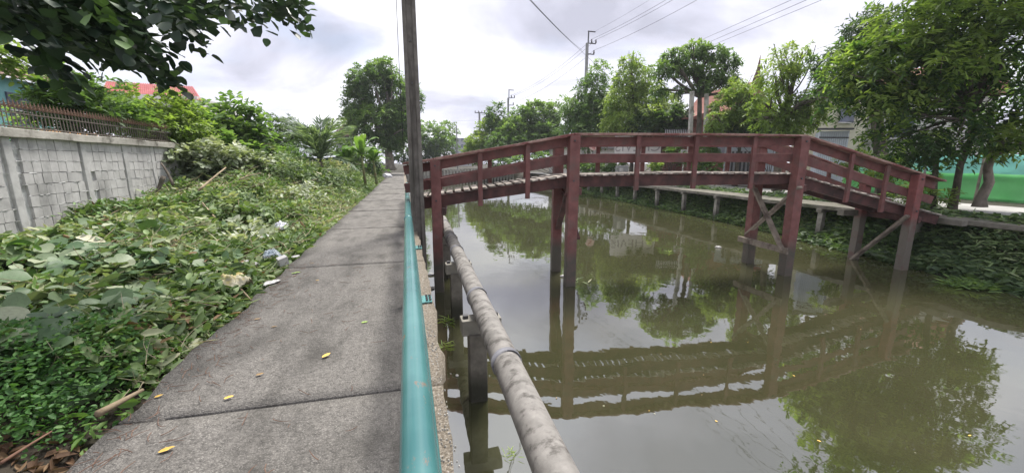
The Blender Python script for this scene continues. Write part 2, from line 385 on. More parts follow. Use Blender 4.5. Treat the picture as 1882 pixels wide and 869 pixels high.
through(M['nteal'], .72); through(M['ngreen'], .78); through(M['pwhite'], .2); through(M['pyel'], .2); through(M['pblue'], .3)
M['green_stem'] = pmat('banana_stem', (.13, .17, .06), (.24, .25, .12), 6, .7, .2, dirt=(.16, .11, .06), dscale=4)
M['road'] = pmat('pale_road', (.30, .29, .275), (.40, .39, .37), 2, .9, .3, 40)
M['sign'] = pmat('banner_vinyl', (.60, .56, .54), (.68, .65, .62), 2, .6, 0)
M['letter'] = pmat('banner_letter', (.30, .27, .27), (.36, .33, .32), 2, .6, 0)
M['pinksign'] = pmat('faded_sign_pink', (.60, .36, .33), (.72, .52, .48), 6, .6, 0)
M['redmark'] = pmat('faded_sign_red', (.42, .10, .10), (.50, .15, .14), 6, .6, 0)
M['insul'] = pmat('insulator', (.05, .04, .04), (.08, .06, .06), 6, .3, 0)
M['farwall'] = pmat('far_wall', (.30, .31, .34), (.38, .39, .42), 2, .9, 0)
# water
m, nt, b = shade('canal_water')
n = noise(nt, 0.35, 5, coord='Object'); r = ramp(nt, [(.35, (.040, .042, .019)), (.65, (.055, .054, .027))]); nt.links.new(n.outputs['Fac'], r.inputs[0])
nt.links.new(r.outputs[0], b.inputs['Base Color']); b.inputs['Roughness'].default_value = .02; b.inputs['IOR'].default_value = 2.6
b.inputs['Specular IOR Level'].default_value = .75
w1 = noise(nt, 3.0, 3, .5, stretch=(1, .6, 1)); w2 = noise(nt, 0.8, 3, .5)
ad = N(nt, 'ShaderNodeMath', operation='MULTIPLY_ADD'); ad.inputs[1].default_value = 5.0
nt.links.new(w2.outputs['Fac'], ad.inputs[0]); nt.links.new(w1.outputs['Fac'], ad.inputs[2])
bp = N(nt, 'ShaderNodeBump'); bp.inputs['Strength'].default_value = .25; bp.inputs['Distance'].default_value = .006
nt.links.new(ad.outputs[0], bp.inputs['Height']); nt.links.new(bp.outputs[0], b.inputs['Normal'])
M['water'] = m

# ------------------------------------------------------------------ leaf machinery
def unit(a): return a / np.maximum(np.linalg.norm(a, axis=-1, keepdims=True), 1e-9)
OVAL = (0.30, 0.5, 0.72, 0.42)        # x1, w1, x2, w2 : outline stations
OBO = (0.40, 0.38, 0.78, 0.52)        # broad towards the tip
LANCE = (0.28, 0.5, 0.65, 0.40)
def leaf_geo(P, A, Nn, L, W, shape=OVAL, fold=0.18, curl=0.0):
    """P base points, A axis, Nn normal hint, L length, W width; two folded quads a leaf"""
    A = unit(A); S = unit(np.cross(A, Nn)); U = np.cross(S, A)
    L = L[:, None]; W = W[:, None]
    x1, w1, x2, w2 = shape
    f = fold
    def pt(x, w, up): return P + A * (L * x) + S * (W * w) + U * (W * up - L * curl * x * x)
    v = np.stack([pt(0, 0, 0), pt(x1, -w1, f), pt(x2, -w2, f), pt(1, 0, 0), pt(x2, w2, f), pt(x1, w1, f)], 1)
    n = len(P)
    F = np.array([[0, 1, 2, 3], [0, 3, 4, 5]])
    F = (np.arange(n) * 6)[:, None, None] + F[None]
    return v.reshape(-1, 3), F.reshape(-1, 4)
def leaves_mesh(name, P, A, Nn, L, W, mat_, tint, shape=OVAL, fold=.18, curl=0., org=(0, 0, 0)):
    V, F = leaf_geo(P, A, Nn, L, W, shape, fold, curl)
    return np_mesh(name, V - np.array(org), F, mat_, np.repeat(np.clip(tint, 0, 1), 2))
def rdir(n): return unit(rng.normal(size=(n, 3)))
def sprays(C, D, per, tw, L, droop=.3, spread=.9, wr=.42, tintc=None, lj=.3):
    """leafy twigs: C centres, D directions; returns arrays for the leaves"""
    n = len(C); k = per
    t = (np.arange(k) + .5) / k
    D = unit(D); S = unit(np.cross(D, np.array([0, 0, 1.0]) + rng.normal(scale=.3, size=(n, 3)))); U = np.cross(S, D)
    P = C[:, None] + D[:, None] * (t[None, :, None] * tw) + np.array([0, 0, -1.0]) * (droop * tw * t[None, :, None] ** 2)
    P = P + rng.normal(scale=.05 * tw, size=P.shape)
    sg = np.where(np.arange(k) % 2 == 0, 1.0, -1.0)[None, :, None]
    A = D[:, None] * .55 + S[:, None] * sg * spread + U[:, None] * rng.normal(scale=.35, size=(n, k, 1)) + np.array([0, 0, -1.0]) * droop * .7 + rng.normal(scale=.25, size=(n, k, 3))
    Nn = U[:, None] * .5 + np.array([0, 0, .9]) + rng.normal(scale=.35, size=(n, k, 3))
    Ls = L * (1 + rng.uniform(-lj, lj, size=(n, k)))
    if tintc is None: tintc = rng.uniform(0, 1, n)
    T = tintc[:, None] + rng.normal(scale=.13, size=(n, k))
    return P.reshape(-1, 3), unit(A.reshape(-1, 3)), unit(Nn.reshape(-1, 3)), Ls.ravel(), Ls.ravel() * wr, T.ravel()
def blob_sprays(blobs, ns, bias=.5, gap=.0, out=.7, down=.2):
    """spray centres and directions spread through ellipsoid clumps"""
    vol = np.array([b[3] * b[4] * b[5] for b in blobs]) ** .72; cnt = np.maximum(1, (ns * vol / vol.sum()).astype(int))
    Cs, Ds, Ts = [], [], []
    for (x, y, z, rx, ry, rz), c in zip(blobs, cnt):
        u = rdir(c); rad = bias + (1 - bias) * rng.uniform(0, 1, c) ** .6
        rad *= .80 + .36 * vnoise(np.arctan2(u[:, 1], u[:, 0]) * 2.2 + x, u[:, 2] * 2.6 + z, 1.0, 3)
        p = np.array([x, y, z]) + u * rad[:, None] * np.array([rx, ry, rz])
        Cs.append(p); Ds.append(u * out + rdir(c) * .6 + np.array([0, 0, -down]))
        Ts.append(np.clip(.32 + .30 * u[:, 2] + .5 * (rng.uniform(0, 1) - .5) + rng.normal(scale=.17, size=c), 0, 1))  # tint rises with height in each clump: light from above put into leaf colour
    C = np.concatenate(Cs); D = np.concatenate(Ds); T = np.concatenate(Ts)
    if gap > 0:
        g = vnoise(C[:, 0] + C[:, 1] * .6, C[:, 2] + C[:, 1] * .5, .55 * np.mean([b[3] for b in blobs]), 11)
        k = g > gap; C, D, T = C[k], D[k], T[k]
    return C, D, T
def limb(a, b, bend=.15, n=6):
    a = Vector(a); b = Vector(b); L = (b - a).length
    off = Vector((random.uniform(-1, 1), random.uniform(-1, 1), random.uniform(-.6, .3))) * L * bend
    return [a.lerp(b, i / n) + off * math.sin(math.pi * i / n) for i in range(n + 1)]
def tree(name, base, fork, blobs, label, cat='tree', trunk_r=.2, ns=700, per=14, tw=.6, L=.16, wr=.42, leaf='green', bark='bark', group=None, droop=.3, gap=.25, bias=.45, trunk_pts=None, twigs=4, shape=OVAL, sub=True):
    t = thing(name, base, label, cat, group)
    mb = MB()
    tp = trunk_pts or limb(base, fork, .04, 7)
    rs = [trunk_r * (1 - .42 * i / (len(tp) - 1)) for i in range(len(tp))]
    rs[0] *= 1.25
    mb.tube(tp, rs, 10)
    mb.build('trunk', M[bark], t, smooth=True)
    lb = MB()
    for b in blobs:
        c = Vector(b[:3]); r0 = trunk_r * .5
        pts = limb(Vector(tp[-1]) - Vector((0, 0, .1)), c, .12, 6)
        lb.tube(pts, [r0 * (1 - .75 * i / 6) + .012 for i in range(7)], 7)
        for _ in range(twigs):
            s0 = pts[random.choice((2, 3, 4, 5))]
            e = c + Vector((random.gauss(0, .55) * b[3], random.gauss(0, .55) * b[4], random.gauss(0.1, .5) * b[5]))
            lb.tube(limb(s0, e, .12, 4), [r0 * .34 * (1 - .8 * i / 4) + .008 for i in range(5)], 5, cap=False)
    lb.build('limb', M[bark], t, smooth=True)
    C, D, T = blob_sprays(blobs, ns, bias, gap, down=droop * .6)
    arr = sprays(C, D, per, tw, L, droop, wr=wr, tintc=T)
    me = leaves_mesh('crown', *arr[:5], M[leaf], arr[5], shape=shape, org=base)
    link('crown', me, t)
    return t
def bush(name, base, blobs, label, cat='shrub', ns=250, per=12, tw=.35, L=.11, wr=.5, leaf='green', group=None, droop=.2, gap=.1, bias=.35, shape=OVAL, bark='bark'):
    t = thing(name, base, label, cat, group)
    mb = MB()
    for b in blobs:
        for k in range(3):
            e = Vector(b[:3]) + Vector((random.gauss(0, .3) * b[3], random.gauss(0, .3) * b[4], random.gauss(0, .3) * b[5]))
            mb.tube(limb(Vector(base) + Vector((random.uniform(-.1, .1), random.uniform(-.1, .1), 0)), e, .1, 4), [.03, .026, .02, .014, .008], 5)
    mb.build('stem', M[bark], t, smooth=True)
    C, D, T = blob_sprays(blobs, ns, bias, gap, down=droop * .5)
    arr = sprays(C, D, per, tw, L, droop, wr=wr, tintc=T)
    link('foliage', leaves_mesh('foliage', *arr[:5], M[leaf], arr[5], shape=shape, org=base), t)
    return t

# ------------------------------------------------------------------ ground, canal, water
WZ = -1.5
def bankx(Y): return np.interp(Y, [-20, 3, 6, 8.5, 11.5, 18, 32, 62], [13.2, 13.4, 14.2, 14.6, 15.2, 16.0, 16.8, 17.2])
def ground_z(X, Y):
    X = np.asarray(X, float); Y = np.asarray(Y, float)
    d = np.maximum(-1.72 - X, 0)
    h = np.interp(Y, [0, 3, 6, 9, 11, 13, 16, 20, 28, 40, 60], [.0, .08, .14, .24, .40, .75, 1.15, 1.25, 1.05, .5, .2])
    left = -.05 - .30 * np.exp(-d / .35) * np.interp(Y, [2.3, 4.0], [1.1, .2]) + sm((d - .1) / 3.2) * h + (vnoise(X, Y, .8, 1) - .5) * .36 * sm(d / .8) + (vnoise(X, Y, 1.9, 2) - .5) * .34 * sm(d / 1.5)
    left = np.where(X < -6.9, np.minimum(left, .25) * 0 + .25, left)
    path = np.full_like(X, -.30)
    b = bankx(Y)
    t = X - b
    right = np.where(t < 0, WZ + t * .9, np.where(t < 1.4, WZ + sm(t / 1.4) * 1.1, -.40 + sm((t - 1.4) / 1.0) * .27)) + (vnoise(X, Y, .7, 4) - .5) * .22 * sm((t + .4) / .5) * (1 - sm((t - 1.6) / 1.))
    right = np.maximum(right, -2.7)
    canal = np.full_like(X, -2.7)
    z = np.where(X < -1.72, left, np.where(X < .1, path, np.where(X < 11, canal, right)))
    far = sm((Y - 62.2) / .8)
    farz = -.15 + .0 * X
    z = np.where((X > .1), z * (1 - far) + farz * far, z)
    return z
xs = np.unique(np.round(np.concatenate([np.linspace(-240, -30, 10), np.linspace(-30, -9, 22), np.arange(-9, -1.7, .16), [-1.73, -1.71], np.linspace(-1.5, .05, 4), [.09, .11], np.linspace(1, 11, 6), np.arange(11.2, 20, .16), np.linspace(20.5, 40, 20), np.linspace(50, 260, 10)]), 3))
ys = np.unique(np.round(np.concatenate([np.linspace(-120, -6, 10), np.arange(-5, 32, .2), np.linspace(32.5, 62, 50), [62.2, 62.5, 62.8, 63.1], np.linspace(64, 110, 24), np.linspace(130, 420, 10)]), 3))
GX, GY = np.meshgrid(xs, ys)
GZ = ground_z(GX, GY)
nx, ny = len(xs), len(ys)
idx = np.arange(nx * ny).reshape(ny, nx)
F = np.stack([idx[:-1, :-1], idx[:-1, 1:], idx[1:, 1:], idx[1:, :-1]], -1).reshape(-1, 4)
tag(link('ground', np_mesh('ground', np.stack([GX, GY, GZ], -1).reshape(-1, 3), F, M['soil'], smooth=True)), kind='structure')
wx = np.array([.0, 19.5]); wy = np.array([-60, 63.0])
tag(link('water', np_mesh('water', np.array([[.02, -60, WZ], [19.5, -60, WZ], [19.5, 63, WZ], [.02, 63, WZ]]), np.array([[0, 1, 2, 3]]), M['water'])), kind='structure')
# far-bank road, as sheet above the ground
rv = []
for Y in np.linspace(-10, 60, 30): rv += [(17.9, Y, -.105), (21.4, Y, -.105)]
tag(link('road', np_mesh('road', np.array(rv), np.array([[2 * i, 2 * i + 1, 2 * i + 3, 2 * i + 2] for i in range(29)]), M['road'])), kind='structure')

# ------------------------------------------------------------------ footpath of cast slabs
path = tag(MB().box((-.75, 28, -.27), (1.86, 70, .1)).build('path', M['concrete']), kind='structure')
joints = [-1.05, 2.5, 6.05] + [6.05 + 3.4 * k for k in range(1, 17)]
for i in range(len(joints) - 1):
    y0, y1 = joints[i] + .012, joints[i + 1] - .012
    ncx, ncy = 8, 26 if y0 < 12 else 8
    gx = np.linspace(0, 1, ncx + 1); gy = np.linspace(y0, y1, ncy + 1)
    top = []
    for yy in gy:
        xl = -1.69 + (vnoise(yy, 0, .35, 21) - .5) * .10 + (vnoise(yy, 0, .09, 22) - .5) * .035
        xr = (.185 if yy < 2.8 else .235) + (vnoise(yy, 5, .3, 23) - .5) * .05 + (vnoise(yy, 5, .07, 24) - .5) * .03
        skew = .03
        for g in gx:
            x = xl + (xr - xl) * g
            top.append((x, yy - x * .045, (vnoise(x, yy, .6, 25) - .5) * .018))
    top = np.array(top); bot = top.copy(); bot[:, 2] = -.215
    nn = len(top); w = ncx + 1
    fs = []
    for a in range(ncy):
        for c in range(ncx):
            p = a * w + c; fs.append((p, p + 1, p + w + 1, p + w))
    for a in range(ncy):
        for c in (0, ncx):
            p = a * w + c; fs.append((p, p + w, p + w + nn, p + nn) if c == 0 else (p, p + nn, p + w + nn, p + w))
    for c in range(ncx):
        for a in (0, ncy):
            p = a * w + c; fs.append((p, p + nn, p + 1 + nn, p + 1) if a == 0 else (p, p + 1, p + 1 + nn, p + nn))
    link('slab', np_mesh('slab', np.vstack([top, bot]), np.array(fs), M['slab']), path)
# canal retaining wall under the path edge
rw = thing('retaining_wall', (.1, 0, -1.5), 'stained concrete retaining wall below the footpath edge beside the canal', 'retaining wall')
MB().box((.07, 26, -1.35), (.1, 72, 2.2)).build('panel', M['concrete'], rw)
for k in range(9):
    MB().beam((.10, 2.1 + 2.6 * k, -2.5), (.10, 2.1 + 2.6 * k, -.22), .16, .16).build('pile', M['concrete'], rw)

# ------------------------------------------------------------------ teal guard rail
gr = thing('guard_rail', (0, 5, 0), 'teal painted pipe guard rail along the canal side of the footpath', 'guard rail')
def rx(Y): return -.004 + .0065 * Y
MB().tube([(rx(Y), Y, .655) for Y in np.linspace(-1.5, 16.3, 40)], .055, 20).build('top_pipe', M['rail'], gr, smooth=True)
MB().tube([(rx(Y) + .052, Y, .33) for Y in np.linspace(-1.5, 16.3, 30)], .03, 12).build('lower_pipe', M['rail'], gr, smooth=True)
for Y in (6.05, 12.0):
    MB().tube([(rx(Y), Y - .04, .655), (rx(Y), Y + .04, .655)], .062, 20).build('coupling', M['rail'], gr, smooth=True)
for Y in (.9, 4.22, 6.98, 9.6, 12.3, 15):
    x = rx(Y)
    MB().tube([(x + .03, Y, 0.0), (x + .022, Y, .62)], .038, 12).build('post', M['rail'], gr, smooth=True)
    if Y > 1:
        pl = MB().box((x + .07, Y, .018), (.28, .22, .014)).build('base_plate', M['plate'], gr, bevel=.002)
        for sx in (-.09, .085, .12):
            for sy in (-.07, 0, .07):
                MB().tube([(x + .07 + sx, Y + sy, .02), (x + .07 + sx, Y + sy, .045)], .013, 6).build('bolt', M['steel'], pl)

# ------------------------------------------------------------------ tall pole at the bridge
pp = thing('concrete_pole', (.27, 8.85, -1.5), 'tall dark tapered concrete pole with a groove standing beside the footpath and bridge', 'pole')
def hpole(x, y, z0, z1, w0, w1, d0, d1):
    mb = MB(); rings = []
    for z, w, d in ((z0, w0, d0), (z1, w1, d1)):
        g = .045 * d / .26
        prof = [(-.5, -.5), (-.24, -.5), (-.16, -.5 + .22), (.16, -.5 + .22), (.24, -.5), (.5, -.5), (.5, .5), (.24, .5), (.16, .28), (-.16, .28), (-.24, .5), (-.5, .5)]
        rings.append([(x + a * w, y + b_ * d, z) for a, b_ in prof])
    n = 12; fs = []
    for k in range(n): fs.append((k, (k + 1) % n, n + (k + 1) % n, n + k))
    fs.append(tuple(range(n - 1, -1, -1))); fs.append(tuple(range(n, 2 * n)))
    return mb.add(rings[0] + rings[1], fs)
hpole(.262, 8.85, -2.6, 9.2, .30, .245, .28, .23).build('shaft', M['pole'], pp, bevel=.012)
for z in (3.1, 3.9, 5.2):
    MB().tube([(.262, 8.72, z), (.262, 8.775, z)], .014, 6).build('bolt', M['steel'], pp)
hw = MB()
a = at(727, -30, 9.0); b = at(743, 300, 9.0)
hw.tube(limb(a, b, .003, 8), .006, 5)
tag(hw.build('hanging_cable', M['wire']), 'thin dark cable hanging straight down beside the tall dark pole', 'cable')

# ------------------------------------------------------------------ water main on piles
pm = thing('water_pipe', (.85, 5, -.3), 'long pale grey mottled water pipe running above the canal beside the footpath', 'pipe')
def px_(Y): return .715 + .0335 * Y
MB().tube([(px_(Y), Y, -.3) for Y in np.linspace(-1, 12.6, 24)], .128, 28).build('pipe_run', M['pipe'], pm, smooth=True)
for Y in (3.2, 5.02, 6.35, 7.85, 9.15, 10.4, 11.5):
    w, rr = (.03, .142) if Y not in (6.35, 10.4) else (.10, .134)
    MB().tube([(px_(Y - w), Y - w, -.3), (px_(Y - w), Y - w, -.3), (px_(Y + w), Y + w, -.3)], [rr - .004, rr, rr], 28).build('collar', M['pipeband'] if w < .05 else M['pipe'], pm, smooth=True)
pipe_supports = []
for i, (Y, lab) in enumerate([(1.05, ''), (4.62, 'concrete pile with cross beam under the water pipe, nearest fully seen'), (7.4, 'concrete pile with cross beam under the water pipe, second from the viewer'), (10.2, 'concrete pile and beam under the water pipe behind the bridge post')]):
    x = px_(Y) - .02
    if i == 0: continue
    t = thing('pipe_support', (x, Y, -2.6), lab, 'pipe support', 'pipe supports standing in the canal')
    MB().beam((x - .06, Y - .06, -2.7), (x - .06, Y - .06, -.6), .22, .2, up=(0, 1, 0), seg=3, jit=.004).build('pile', M['pilewood'], t, bevel=.012)
    MB().box((x, Y, -.515), (.50, .22, .2)).build('cross_beam', M['bankpile'], t, bevel=.012)
    for sx in (-.19, .19):
        MB().box((x + sx, Y, -.395), (.06, .07, .04)).build('clamp', M['steel'], t)

# ------------------------------------------------------------------ red timber footbridge
B0 = Vector((.69, 9.02, 0)); Bd = Vector((12.84, -1.53, 0)).normalized(); Bn = Vector((-Bd.y, Bd.x, 0))
def BW(u, v, z): return B0 + Bd * u + Bn * v + Vector((0, 0, z))
def deck(u): return float(np.interp(u, [-.9, 0, 3.17, 6.2, 9.2, 12.93, 14.7], [.66, .80, 1.22, 1.27, 1.24, .33, -.09]))
def top(u): return float(np.interp(u, [-.95, 0, 3.17, 6.2, 9.2, 12.93, 13.75], [1.40, 1.54, 2.10, 2.13, 2.13, 1.17, .96]))
br = thing('footbridge', (6.8, 8.6, -1.5), 'red painted timber footbridge arched on posts across the canal', 'bridge')
def bbeam(name, u0, u1, v, fz, w, h, m, seg=4, jit=.006, bevel=.008, parent=None):
    """a board following the bridge line between two stations"""
    mb = MB()
    mb.beam(BW(u0, v, fz(u0)), BW(u1, v, fz(u1)), w, h, seg=seg, jit=jit)
    return mb.build(name, M[m], parent or br, bevel=bevel)
stn = [0, 3.17, 9.2, 12.93]
for v, sd in ((0.0, -1), (1.36, 1)):
    for k, u in enumerate(stn):
        w = .25 if k in (1, 2) else .22
        lean = (.0, .02, -.0, 0)[k]
        zt = top(u) - (.0 if sd < 0 else .01) - (.17 if sd > 0 and k == 3 else 0)
        mb = MB().beam(BW(u, v, -2.6), BW(u + lean, v, zt), w, w * .95, up=tuple(Bn), seg=9, jit=.006)
        mb.build('post', M['redend' if k == 3 else 'redpost'], br, bevel=.012)
        for zz in (top(u) - .12, deck(u) - .15):
            c = BW(u, v - sd * 0 + sd * (w * .5), zz)
            MB().tube([c, c + Bn * (sd * .03)], .022, 6).build('bolt', M['steel'], br)
    off = -sd * .135                 # rails sit on the inner faces of the posts
    fz_ = (lambda u: top(u) - (.17 * min(1, max(0, (u - 9.2) / .6)) if sd > 0 else 0))
    segs = [(-.70, 0), (0, 3.17), (3.17, 6.2), (6.2, 9.2), (9.2, 12.93), (12.93, 13.75)]
    for u0, u1 in segs:
        e = .0015 * random.random()
        bbeam('cap_rail', u0 + .004, u1 - .004, v + off * .35, lambda u: fz_(u) + .028, .30, .045, 'caprail', jit=.007)
        bbeam('top_board', u0 + .002, u1 - .002, v + off * 1.05, lambda u: fz_(u) - .115, .045, .20, 'redwood')
        bbeam('mid_board', u0 + .002, u1 - .002, v + off * 1.05, lambda u: fz_(u) - .52, .045, .215, 'redwood')
    bal = (1.0, 2.1, 4.78, 6.28, 7.86, 10.75, 11.9) if sd < 0 else (1.35, 2.3, 4.3, 5.6, 7.0, 8.2, 10.3, 11.6)
    for u in bal:
        MB().beam(BW(u, v - off * .05, deck(u) - (.42 if sd < 0 else .25)), BW(u, v - off * .05, fz_(u)), .105, .07, up=tuple(Bn), seg=5, jit=.005).build('baluster', M['redwood'], br, bevel=.006)
    for u0, u1 in ((-.52, 3.17), (3.17, 9.2), (9.2, 12.93), (12.93, 14.2)):
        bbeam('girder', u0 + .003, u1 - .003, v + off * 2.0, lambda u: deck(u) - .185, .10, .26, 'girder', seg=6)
# cross bearers under the deck at the posts
for u in stn:
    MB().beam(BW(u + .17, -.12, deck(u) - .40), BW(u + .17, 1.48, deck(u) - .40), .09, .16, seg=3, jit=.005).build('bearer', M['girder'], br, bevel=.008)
# deck planks
plank_me = [MB().box((0, 0, 0), (.138, 1.16, .036)).mesh('plank') for _ in range(4)]
for me in plank_me:
    me.materials.append(M['plank'])
    for vv in me.vertices: vv.co += Vector((random.uniform(-.008, .008), random.uniform(-.03, .03), random.uniform(-.003, .003)))
u = -.50
while u < 14.35:
    s = (deck(u + .1) - deck(u - .1)) / .2
    o = link('plank', random.choice(plank_me), br)
    o.location = BW(u, .68 + random.uniform(-.015, .015), deck(u) - .03 + random.uniform(-.006, .006)) - br.location
    o.rotation_euler = (random.uniform(-.008, .008), -math.atan(s), math.atan2(Bd.y, Bd.x) + random.uniform(-.02, .02))
    u += .2 if u < 3.3 or u > 9.2 else .185
# braces
def brace(p, q, w=.06, h=.15, m='greywood'):
    MB().beam(p, q, w, h, up=tuple(Bd), seg=4, jit=.006).build('brace', M[m], br, bevel=.006)
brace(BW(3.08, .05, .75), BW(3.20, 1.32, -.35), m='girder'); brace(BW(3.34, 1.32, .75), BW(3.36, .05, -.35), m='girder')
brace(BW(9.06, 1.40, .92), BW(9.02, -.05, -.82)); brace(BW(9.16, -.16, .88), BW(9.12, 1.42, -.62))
MB().beam(BW(9.0, 1.6, -.80), BW(9.02, -.2, -.80), .06, .16, seg=4, jit=.008).build('tie_plank', M['greywood'], br, bevel=.006)
brace(BW(12.78, -.05, .05), BW(12.75, 1.45, -1.75), .07, .16)
# grey pile caps where the bridge lands
t = br
MB().beam(BW(12.2, 1.36, -.02), BW(14.2, 1.62, -.12), .20, .18, seg=4, jit=.006).build('landing_beam', M['oldslab'], br, bevel=.008)
MB().beam(BW(14.35, -.3, -.16), BW(14.35, 1.7, -.16), .2, .16, seg=3, jit=.006).build('landing_beam', M['oldslab'], br, bevel=.008)

# ------------------------------------------------------------------ far-bank walkway on piles
wk = thing('walkway', (16.2, 14, -1.5), 'grey concrete walkway raised on slim piles along the far bank', 'walkway')
ww = [(-4, 15.2), (2, 15.25), (7, 15.3), (11.5, 15.25), (14, 15.4), (18, 15.9), (24, 16.3), (34, 16.9), (48, 17.3)]
def wkx(Y): return float(np.interp(Y, [a for a, _ in ww], [b for _, b in ww]))
Y = -3.5
k = 0
while Y < 44:
    L = 2.9; x0, x1 = wkx(Y), wkx(Y + L)
    mb = MB(); z = -.12 + random.uniform(-.01, .01); th = .14
    pts = [(x0, Y + .01), (x0 + 1.5, Y + .01), (x1 + 1.5, Y + L - .01), (x1, Y + L - .01)]
    mb.hexa([(p[0], p[1], z - th) for p in pts] + [(p[0], p[1], z) for p in pts])
    mb.build('deck_slab', M['oldslab'], wk, bevel=.012)
    for xx in (.14, 1.2):
        MB().beam((x0 + xx + random.uniform(-.05, .05), Y + .25 + random.uniform(-.1, .1), -2.3), (x0 + xx, Y + .25, -.32), .19, .19, up=(0, 1, 0), seg=3, jit=.008).build('pile', M['bankpile'], wk, bevel=.01)
    MB().beam((x0 - .05, Y + .25, -.31), (x0 + 1.5, Y + .25, -.31), .2, .13, seg=2, jit=.006).build('pile_cap', M['oldslab'], wk, bevel=.01)
    Y += L; k += 1

# ------------------------------------------------------------------ concrete block boundary wall with spiked fence
wl = thing('block_wall', (-6.55, 10, 0), 'grey concrete block boundary wall with pilasters and stained coping', 'wall')
WX = -6.5
y0, y1 = 7.95, 14.15
MB().box((WX - .10, (y0 + y1) / 2, .85), (.12, y1 - y0, 2.0)).build('mortar_core', M['mortar'], wl)
bme = []
for k in range(6):
    mb = MB().box((0, 0, 0), (.10, .181, .194)); me = mb.mesh('block'); me.materials.append(M['block'])
    for vv in me.vertices:
        vv.co += Vector((random.uniform(-.003, .003), random.uniform(-.004, .004), random.uniform(-.004, .004)))
    bme.append(me)
pil = [8.87, 10.55, 11.85, 12.95, 14.05]
for r_ in range(9):
    z = .08 + .205 * r_ + .103
    off = random.uniform(-.03, .03)
    for c in range(33):
        yy = y0 + .10 + c * .189 + off
        if yy > y1 - .1 or any(abs(yy - p) < .14 for p in pil): continue
        o = link('block', random.choice(bme), wl)
        o.location = Vector((WX - .046 + random.uniform(-.004, .003), yy, z)) - wl.location
        o.rotation_euler = (random.uniform(-.02, .02), random.uniform(-.006, .006), random.uniform(-.006, .006))
# squeezed mortar beads along the bed joints
mb = MB()
for r_ in range(10):
    z = .08 + .205 * r_
    yy = y0
    while yy < y1:
        l_ = random.uniform(.05, .16)
        if random.random() < .5: mb.beam((WX - .004, yy, z + random.uniform(-.006, .006)), (WX + .004, yy + l_, z + random.uniform(-.008, .008)), .014, .011, seg=1, jit=.003)
        yy += l_ + random.uniform(0, .06)
tag(mb.build('mortar_bead', M['mortar'], wl), kind='stuff')
for p in pil:
    MB().beam((WX - .068, p, -.2), (WX - .068, p, 1.93), .16, .15, up=(0, 1, 0), seg=8, jit=.006).build('pilaster', M['pilaster'], wl, bevel=.01)
MB().beam((WX - .05, y0, 2.0), (WX - .05, y1 + .1, 1.97), .26, .15, seg=20, jit=.008).build('coping', M['coping'], wl, bevel=.012)
MB().beam((WX - .01, y0, .03), (WX - .01, y1, .03), .14, .16, seg=16, jit=.01).build('plinth', M['coping'], wl)
fn = thing('spiked_fence', (-6.55, 10, 2.05), 'dark iron spiked fence with rusty barbed tips on top of the block wall', 'fence')
for z in (2.12, 2.36):
    MB().beam((WX - .06, y0, z), (WX - .06, y1, z - .03), .02, .022, seg=6).build('fence_rail', M['fencepaint'], fn)
bar = MB().beam((0, 0, 0), (0, 0, .44), .012, .012).mesh('bar'); bar.materials.append(M['fencepaint'])
tipb = MB()
tipb.beam((0, 0, .42), (.0, 0, .56), .03, .03, w2=.004, h2=.004)
tipb.beam((0, 0, .43), (.10, .02, .50), .018, .018, w2=.004, h2=.004); tipb.beam((0, 0, .43), (-.08, -.02, .50), .018, .018, w2=.004, h2=.004)
tip = tipb.mesh('spear_tip'); tip.materials.append(M['brownmesh'])
yy = 7.9
while yy < 14.0:
    o = link('bar', bar, fn); o.location = Vector((WX - .06, yy, 2.02)) - fn.location
    p = link('spear_tip', tip, o); p.rotation_euler = (0, 0, random.uniform(-.3, .3))
    yy += .085

# ------------------------------------------------------------------ houses beyond the wall
h = thing('tiled_house', (-16, 13.5, .2), 'turquoise walled house with weathered brown tile roof and orange panel behind the block wall', 'house')
MB().box((-17.2, 15.85, 2.3), (8.0, 8.7, 4.2)).build('wall', M['turq'], h)
MB().box((-13.195, 14.9, 2.6), (.05, 1.6, 4.0)).build('wall_panel', M['whitewall'], h)
MB().box((-13.15, 20.9, 2.2), (.1, 2.8, 1.1)).build('orange_panel', M['orange'], h)
win = MB().box((-13.17, 18.9, 3.3), (.06, 1.0, 1.2)).build('window', M['glass'], h)
MB().beam((-13.12, 18.4, 3.3), (-13.12, 19.4, 3.3), .05, .05).build('frame', M['whitewall'], win)
tile_me = [MB().box((0, 0, 0), (.34, .40, .05)).mesh('roof_tile') for _ in range(2)]
for me in tile_me: me.materials.append(M['tile'])
MB().hexa([(-13.0, 11.2, 4.35), (-12.6, 20.8, 4.35), (-17.2, 20.8, 6.5), (-17.2, 11.2, 6.5), (-13.0, 11.2, 4.42), (-12.6, 20.8, 4.42), (-17.2, 20.8, 6.57), (-17.2, 11.2, 6.57)]).build('roof', M['tile'], h)
sl_ = math.atan2(2.15, 4.4)
for i in range(12):
    for j in range(24):
        tt = (i + .5) / 12.2
        o = link('roof_tile', random.choice(tile_me), h)
        o.location = Vector((-12.75 - 4.4 * tt, 11.4 + j * .385 + (.19 if i % 2 else 0), 4.50 + 2.13 * tt + random.uniform(-.008, .008))) - h.location
        o.rotation_euler = (random.uniform(-.02, .02), sl_ - .10, 0)
h = thing('red_roof_house', (-14, 27, .2), 'low house under a long red corrugated metal roof behind the shrubs', 'house')
c0 = at(372, 186, 25); c1 = at(355, 160, 28); c2 = at(196, 150, 28); c3 = at(180, 186, 25)
cc = [Vector(p) for p in (c0, c1, c2, c3)]
MB().box(((cc[0].x + cc[3].x) / 2, 28.2, 2.5), (cc[0].x - cc[3].x - .6, 6.0, 4.8)).build('wall', M['whitewall'], h)
mb = MB()
nr = 46
